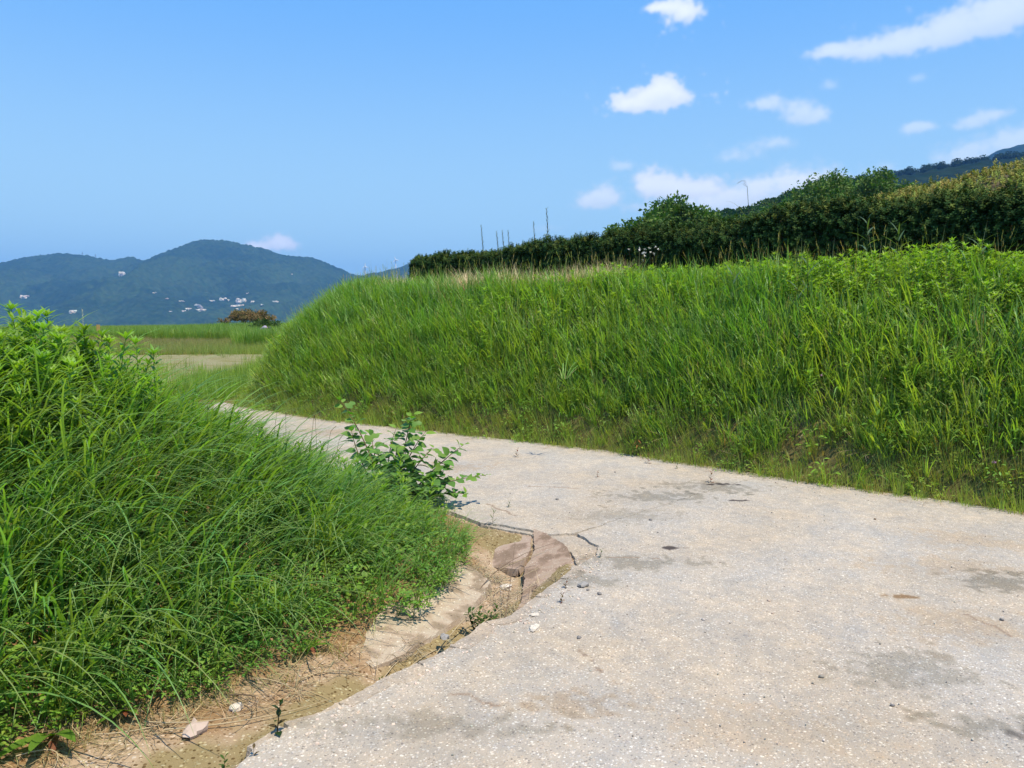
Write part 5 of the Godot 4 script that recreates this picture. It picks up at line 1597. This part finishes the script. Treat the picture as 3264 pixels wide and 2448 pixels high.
	for k in ST.size():
		var q: Array = ST[k]
		var a := Vector3(q[0], 0, q[1])
		var b := Vector3(q[2], 0, q[3])
		a.y = maxf(channel(a.x, a.z), land(a.x, a.z) - 0.2 if a.x < -0.5 else -0.2) + 0.02
		b.y = (channel(b.x, b.z) if b.x < 0.2 else 0.02) + 0.02
		if q[4].contains("leaning"): b.y = 0.10
		if q[4].contains("upright"): b.y = 0.16
		if q[4].contains("propped"): b.y += 0.06
		var g := Geo.new()
		var c := Color(0.40, 0.32, 0.20) if not q[4].contains("dark") and not q[4].contains("twig") else Color(0.16, 0.11, 0.08)
		var perp := (b - a).cross(UP).normalized()
		g.tube(bend(a, b, perp * R(-0.10, 0.10) + UP * R(0.0, 0.02), 7), [0.003, 0.0028, 0.0028, 0.0025, 0.0022, 0.0018, 0.0014, 0.0008], 5, c)
		tag(put("dead_stalk", g.mesh(M.dry)), q[4], "dead stalk", "dead stalks on the soil and in the gutter")
	# fine straw litter
	var lit := []
	for v in 3:
		rng.seed = 900 + v
		var g := Geo.new()
		for k in 7: g.blade(Vector3(R(-.03, .03), 0.004, R(-.03, .03)), Vector3(R(-1, 1), R(0.0, 0.25), R(-1, 1)), R(0.04, 0.13), 0.003, 0.3, 4, Color(1, 1, 1) * R(0.7, 1.2))
		lit.append(g.mesh(M.dry))
	w = []
	tn = []
	rng.seed = 905
	for k in 2600:
		var z := R(-6.0, -2.3)
		var x := R(-2.3, 0.4)
		var s := mound_s(Vector2(x, z))
		if s < -0.22 or s > 0.7 or rng.randf() > (1.0 if z > -3.9 else 0.25): continue
		var y := maxf(channel(x, z), land(x, z) - 0.1)
		w.append(stand(Vector3(x, y + 0.004, z), UP, 1, R(0.6, 1.3)))
		tn.append(vary(Color(0.36, 0.28, 0.16), 0.3))
	for k in 260:
		var q: Array = [[-0.45, -3.9, .16], [-0.02, -4.85, .12], [-0.2, -5.15, .1], [0.0, -4.6, .08]][k % 4]
		var x: float = q[0] + rng.randfn() * q[2]
		var z: float = q[1] + rng.randfn() * q[2]
		w.append(stand(Vector3(x, channel(x, z) + 0.01, z), UP, 1, R(0.6, 1.2)))
		tn.append(vary(Color(0.36, 0.29, 0.18), 0.3))
	for k in 9000:
		var x := R(-5.2, 4.6)
		var z := R(-14.6, -5.8)
		var s := bank_s(Vector2(x, z))
		if s < -0.32 or s > 0.12 or rng.randf() > 0.35 + (s + 0.32) * 1.2: continue
		w.append(stand(Vector3(x, 0.024, z), UP, 1, R(0.4, 1.1)))
		tn.append(vary(Color(0.34, 0.25, 0.15), 0.35))
	mass("straw_litter", "dry straw and rootlets littering the soil and the gutter", "litter", lit, w, tn)

# ---------------------------------------------------------------- the bent person in the field
func skin_over(bones: Array, cell: float, grow: float, col: Color, m: Material) -> ArrayMesh:
	var lo := Vector3(1e9, 1e9, 1e9)
	var hi := -lo
	for b in bones:
		for q in [[b[0], b[2]], [b[1], b[3]]]:
			var r: float = q[1] + grow + cell * 2
			lo = lo.min(q[0] - Vector3.ONE * r)
			hi = hi.max(q[0] + Vector3.ONE * r)
	var n := Vector3i(((hi - lo) / cell).ceil()) + Vector3i.ONE
	var f := PackedFloat32Array()
	f.resize(n.x * n.y * n.z)
	for z in n.z:
		for y in n.y:
			for x in n.x:
				var p := lo + Vector3(x, y, z) * cell
				var sum := 0.0
				for b in bones:
					var ab: Vector3 = b[1] - b[0]
					var t := clampf((p - b[0]).dot(ab) / maxf(ab.length_squared(), 1e-6), 0, 1)
					var d: float = p.distance_to(b[0] + ab * t) - lerpf(b[2], b[3], t) - grow
					sum += exp(-d * 55.0)
				f[(z * n.y + y) * n.x + x] = -log(maxf(sum, 1e-20)) / 55.0
	var g := Geo.new()
	var id := {}
	var corner := [Vector3i(0, 0, 0), Vector3i(1, 0, 0), Vector3i(0, 1, 0), Vector3i(1, 1, 0), Vector3i(0, 0, 1), Vector3i(1, 0, 1), Vector3i(0, 1, 1), Vector3i(1, 1, 1)]
	var edges := [[0, 1], [2, 3], [4, 5], [6, 7], [0, 2], [1, 3], [4, 6], [5, 7], [0, 4], [1, 5], [2, 6], [3, 7]]
	for z in n.z - 1:
		for y in n.y - 1:
			for x in n.x - 1:
				var vals := []
				var neg := 0
				for c in corner:
					var q: float = f[((z + c.z) * n.y + y + c.y) * n.x + x + c.x]
					vals.append(q)
					if q < 0: neg += 1
				if neg == 0 or neg == 8: continue
				var s := Vector3.ZERO
				var cnt := 0
				for e in edges:
					if (vals[e[0]] < 0) != (vals[e[1]] < 0):
						var t: float = vals[e[0]] / (vals[e[0]] - vals[e[1]])
						s += Vector3(corner[e[0]]).lerp(Vector3(corner[e[1]]), t)
						cnt += 1
				var gr := Vector3(vals[1] + vals[3] + vals[5] + vals[7] - vals[0] - vals[2] - vals[4] - vals[6], vals[2] + vals[3] + vals[6] + vals[7] - vals[0] - vals[1] - vals[4] - vals[5], vals[4] + vals[5] + vals[6] + vals[7] - vals[0] - vals[1] - vals[2] - vals[3])
				id[Vector3i(x, y, z)] = g.p(lo + (Vector3(x, y, z) + s / cnt) * cell, gr.normalized(), col)
	for key in id:
		var k: Vector3i = key
		for ax in 3:
			var o := Vector3i.ZERO
			o[ax] = 1
			var q := k + o
			if (f[(k.z * n.y + k.y) * n.x + k.x] < 0) == (f[(q.z * n.y + q.y) * n.x + q.x] < 0): continue
			var u := Vector3i.ZERO
			u[(ax + 1) % 3] = 1
			var w := Vector3i.ZERO
			w[(ax + 2) % 3] = 1
			if id.has(k - u) and id.has(k - w) and id.has(k - u - w):
				g.quad(id[k], id[k - u], id[k - u - w], id[k - w])
	return g.mesh(m)

func person() -> void:
	var at := Vector3(-17.0, land(-17.0, -55) - 0.08, -55)
	var o := base("person", at)
	tag(o, "person in a pale lilac shirt and dark cap bending over in the field grass", "person")
	var hip := Vector3(-0.22, 0.86, 0)
	var chest := Vector3(0.16, 1.12, 0)
	var neck := Vector3(0.30, 1.10, 0)
	var head := Vector3(0.42, 1.08, 0.0)
	var legs := []
	var arms := []
	var feet := []
	for s in [-1.0, 1.0]:
		var hj := hip + Vector3(0, -0.04, 0.09 * s)
		var kn := Vector3(-0.10, 0.46, 0.11 * s)
		var an := Vector3(-0.20, 0.07, 0.11 * s)
		legs += [[hj, kn, 0.088, 0.060], [kn, an, 0.058, 0.040]]
		feet += [[an, an + Vector3(0.16, -0.03, 0.02 * s), 0.042, 0.032]]
		var sh := chest + Vector3(0.06, 0.0, 0.18 * s)
		var el := sh + Vector3(0.08, -0.27, 0.03 * s)
		var wr := el + Vector3(0.13, -0.20, -0.03 * s)
		arms += [[sh, el, 0.050, 0.040], [el, wr, 0.040, 0.028], [wr, wr + Vector3(0.03, -0.08, 0), 0.032, 0.022]]
		for fi in 4: arms += [[wr + Vector3(0.03, -0.08, (fi - 1.5) * 0.019), wr + Vector3(0.05 - 0.004 * fi, -0.155, (fi - 1.5) * 0.020), 0.010, 0.008]]
		arms += [[wr + Vector3(0.03, -0.04, -0.03 * s), wr + Vector3(0.07, -0.09, -0.045 * s), 0.011, 0.009]]
	var torso := [[hip, chest, 0.135, 0.150], [chest + Vector3(0, 0, -0.11), chest + Vector3(0, 0, 0.11), 0.10, 0.10], [hip + Vector3(0, 0, -0.07), hip + Vector3(0, 0, 0.07), 0.11, 0.11]]
	var hd := [[neck - Vector3(0.08, 0, 0), neck + Vector3(0.06, 0, 0), 0.058, 0.055], [head, head + Vector3(0.10, -0.02, 0), 0.088, 0.078], [head + Vector3(0.10, -0.09, 0), head + Vector3(0.13, -0.10, 0), 0.02, 0.015], [head + Vector3(0.05, -0.02, -0.085), head + Vector3(0.05, -0.03, 0.085), 0.02, 0.02]]
	put("body", skin_over(torso + legs + feet + arms + hd, 0.022, -0.012, Color(0.36, 0.22, 0.15), M.skin), o)
	put("shirt", skin_over(torso + [arms[0], arms[8]], 0.022, 0.006, Color(0.34, 0.29, 0.42), M.cloth), o)
	put("trousers", skin_over(legs + [torso[2]], 0.022, 0.012, Color(0.05, 0.055, 0.08), M.cloth), o)
	put("shoes", skin_over(feet, 0.022, 0.008, Color(0.04, 0.04, 0.04), M.cloth), o)
	put("cap", skin_over([[head + Vector3(0.03, 0.035, 0), head + Vector3(0.07, 0.03, 0), 0.088, 0.08], [head + Vector3(0.13, -0.01, -0.05), head + Vector3(0.13, -0.01, 0.05), 0.02, 0.02]], 0.02, 0.004, Color(0.08, 0.06, 0.11), M.cloth), o)
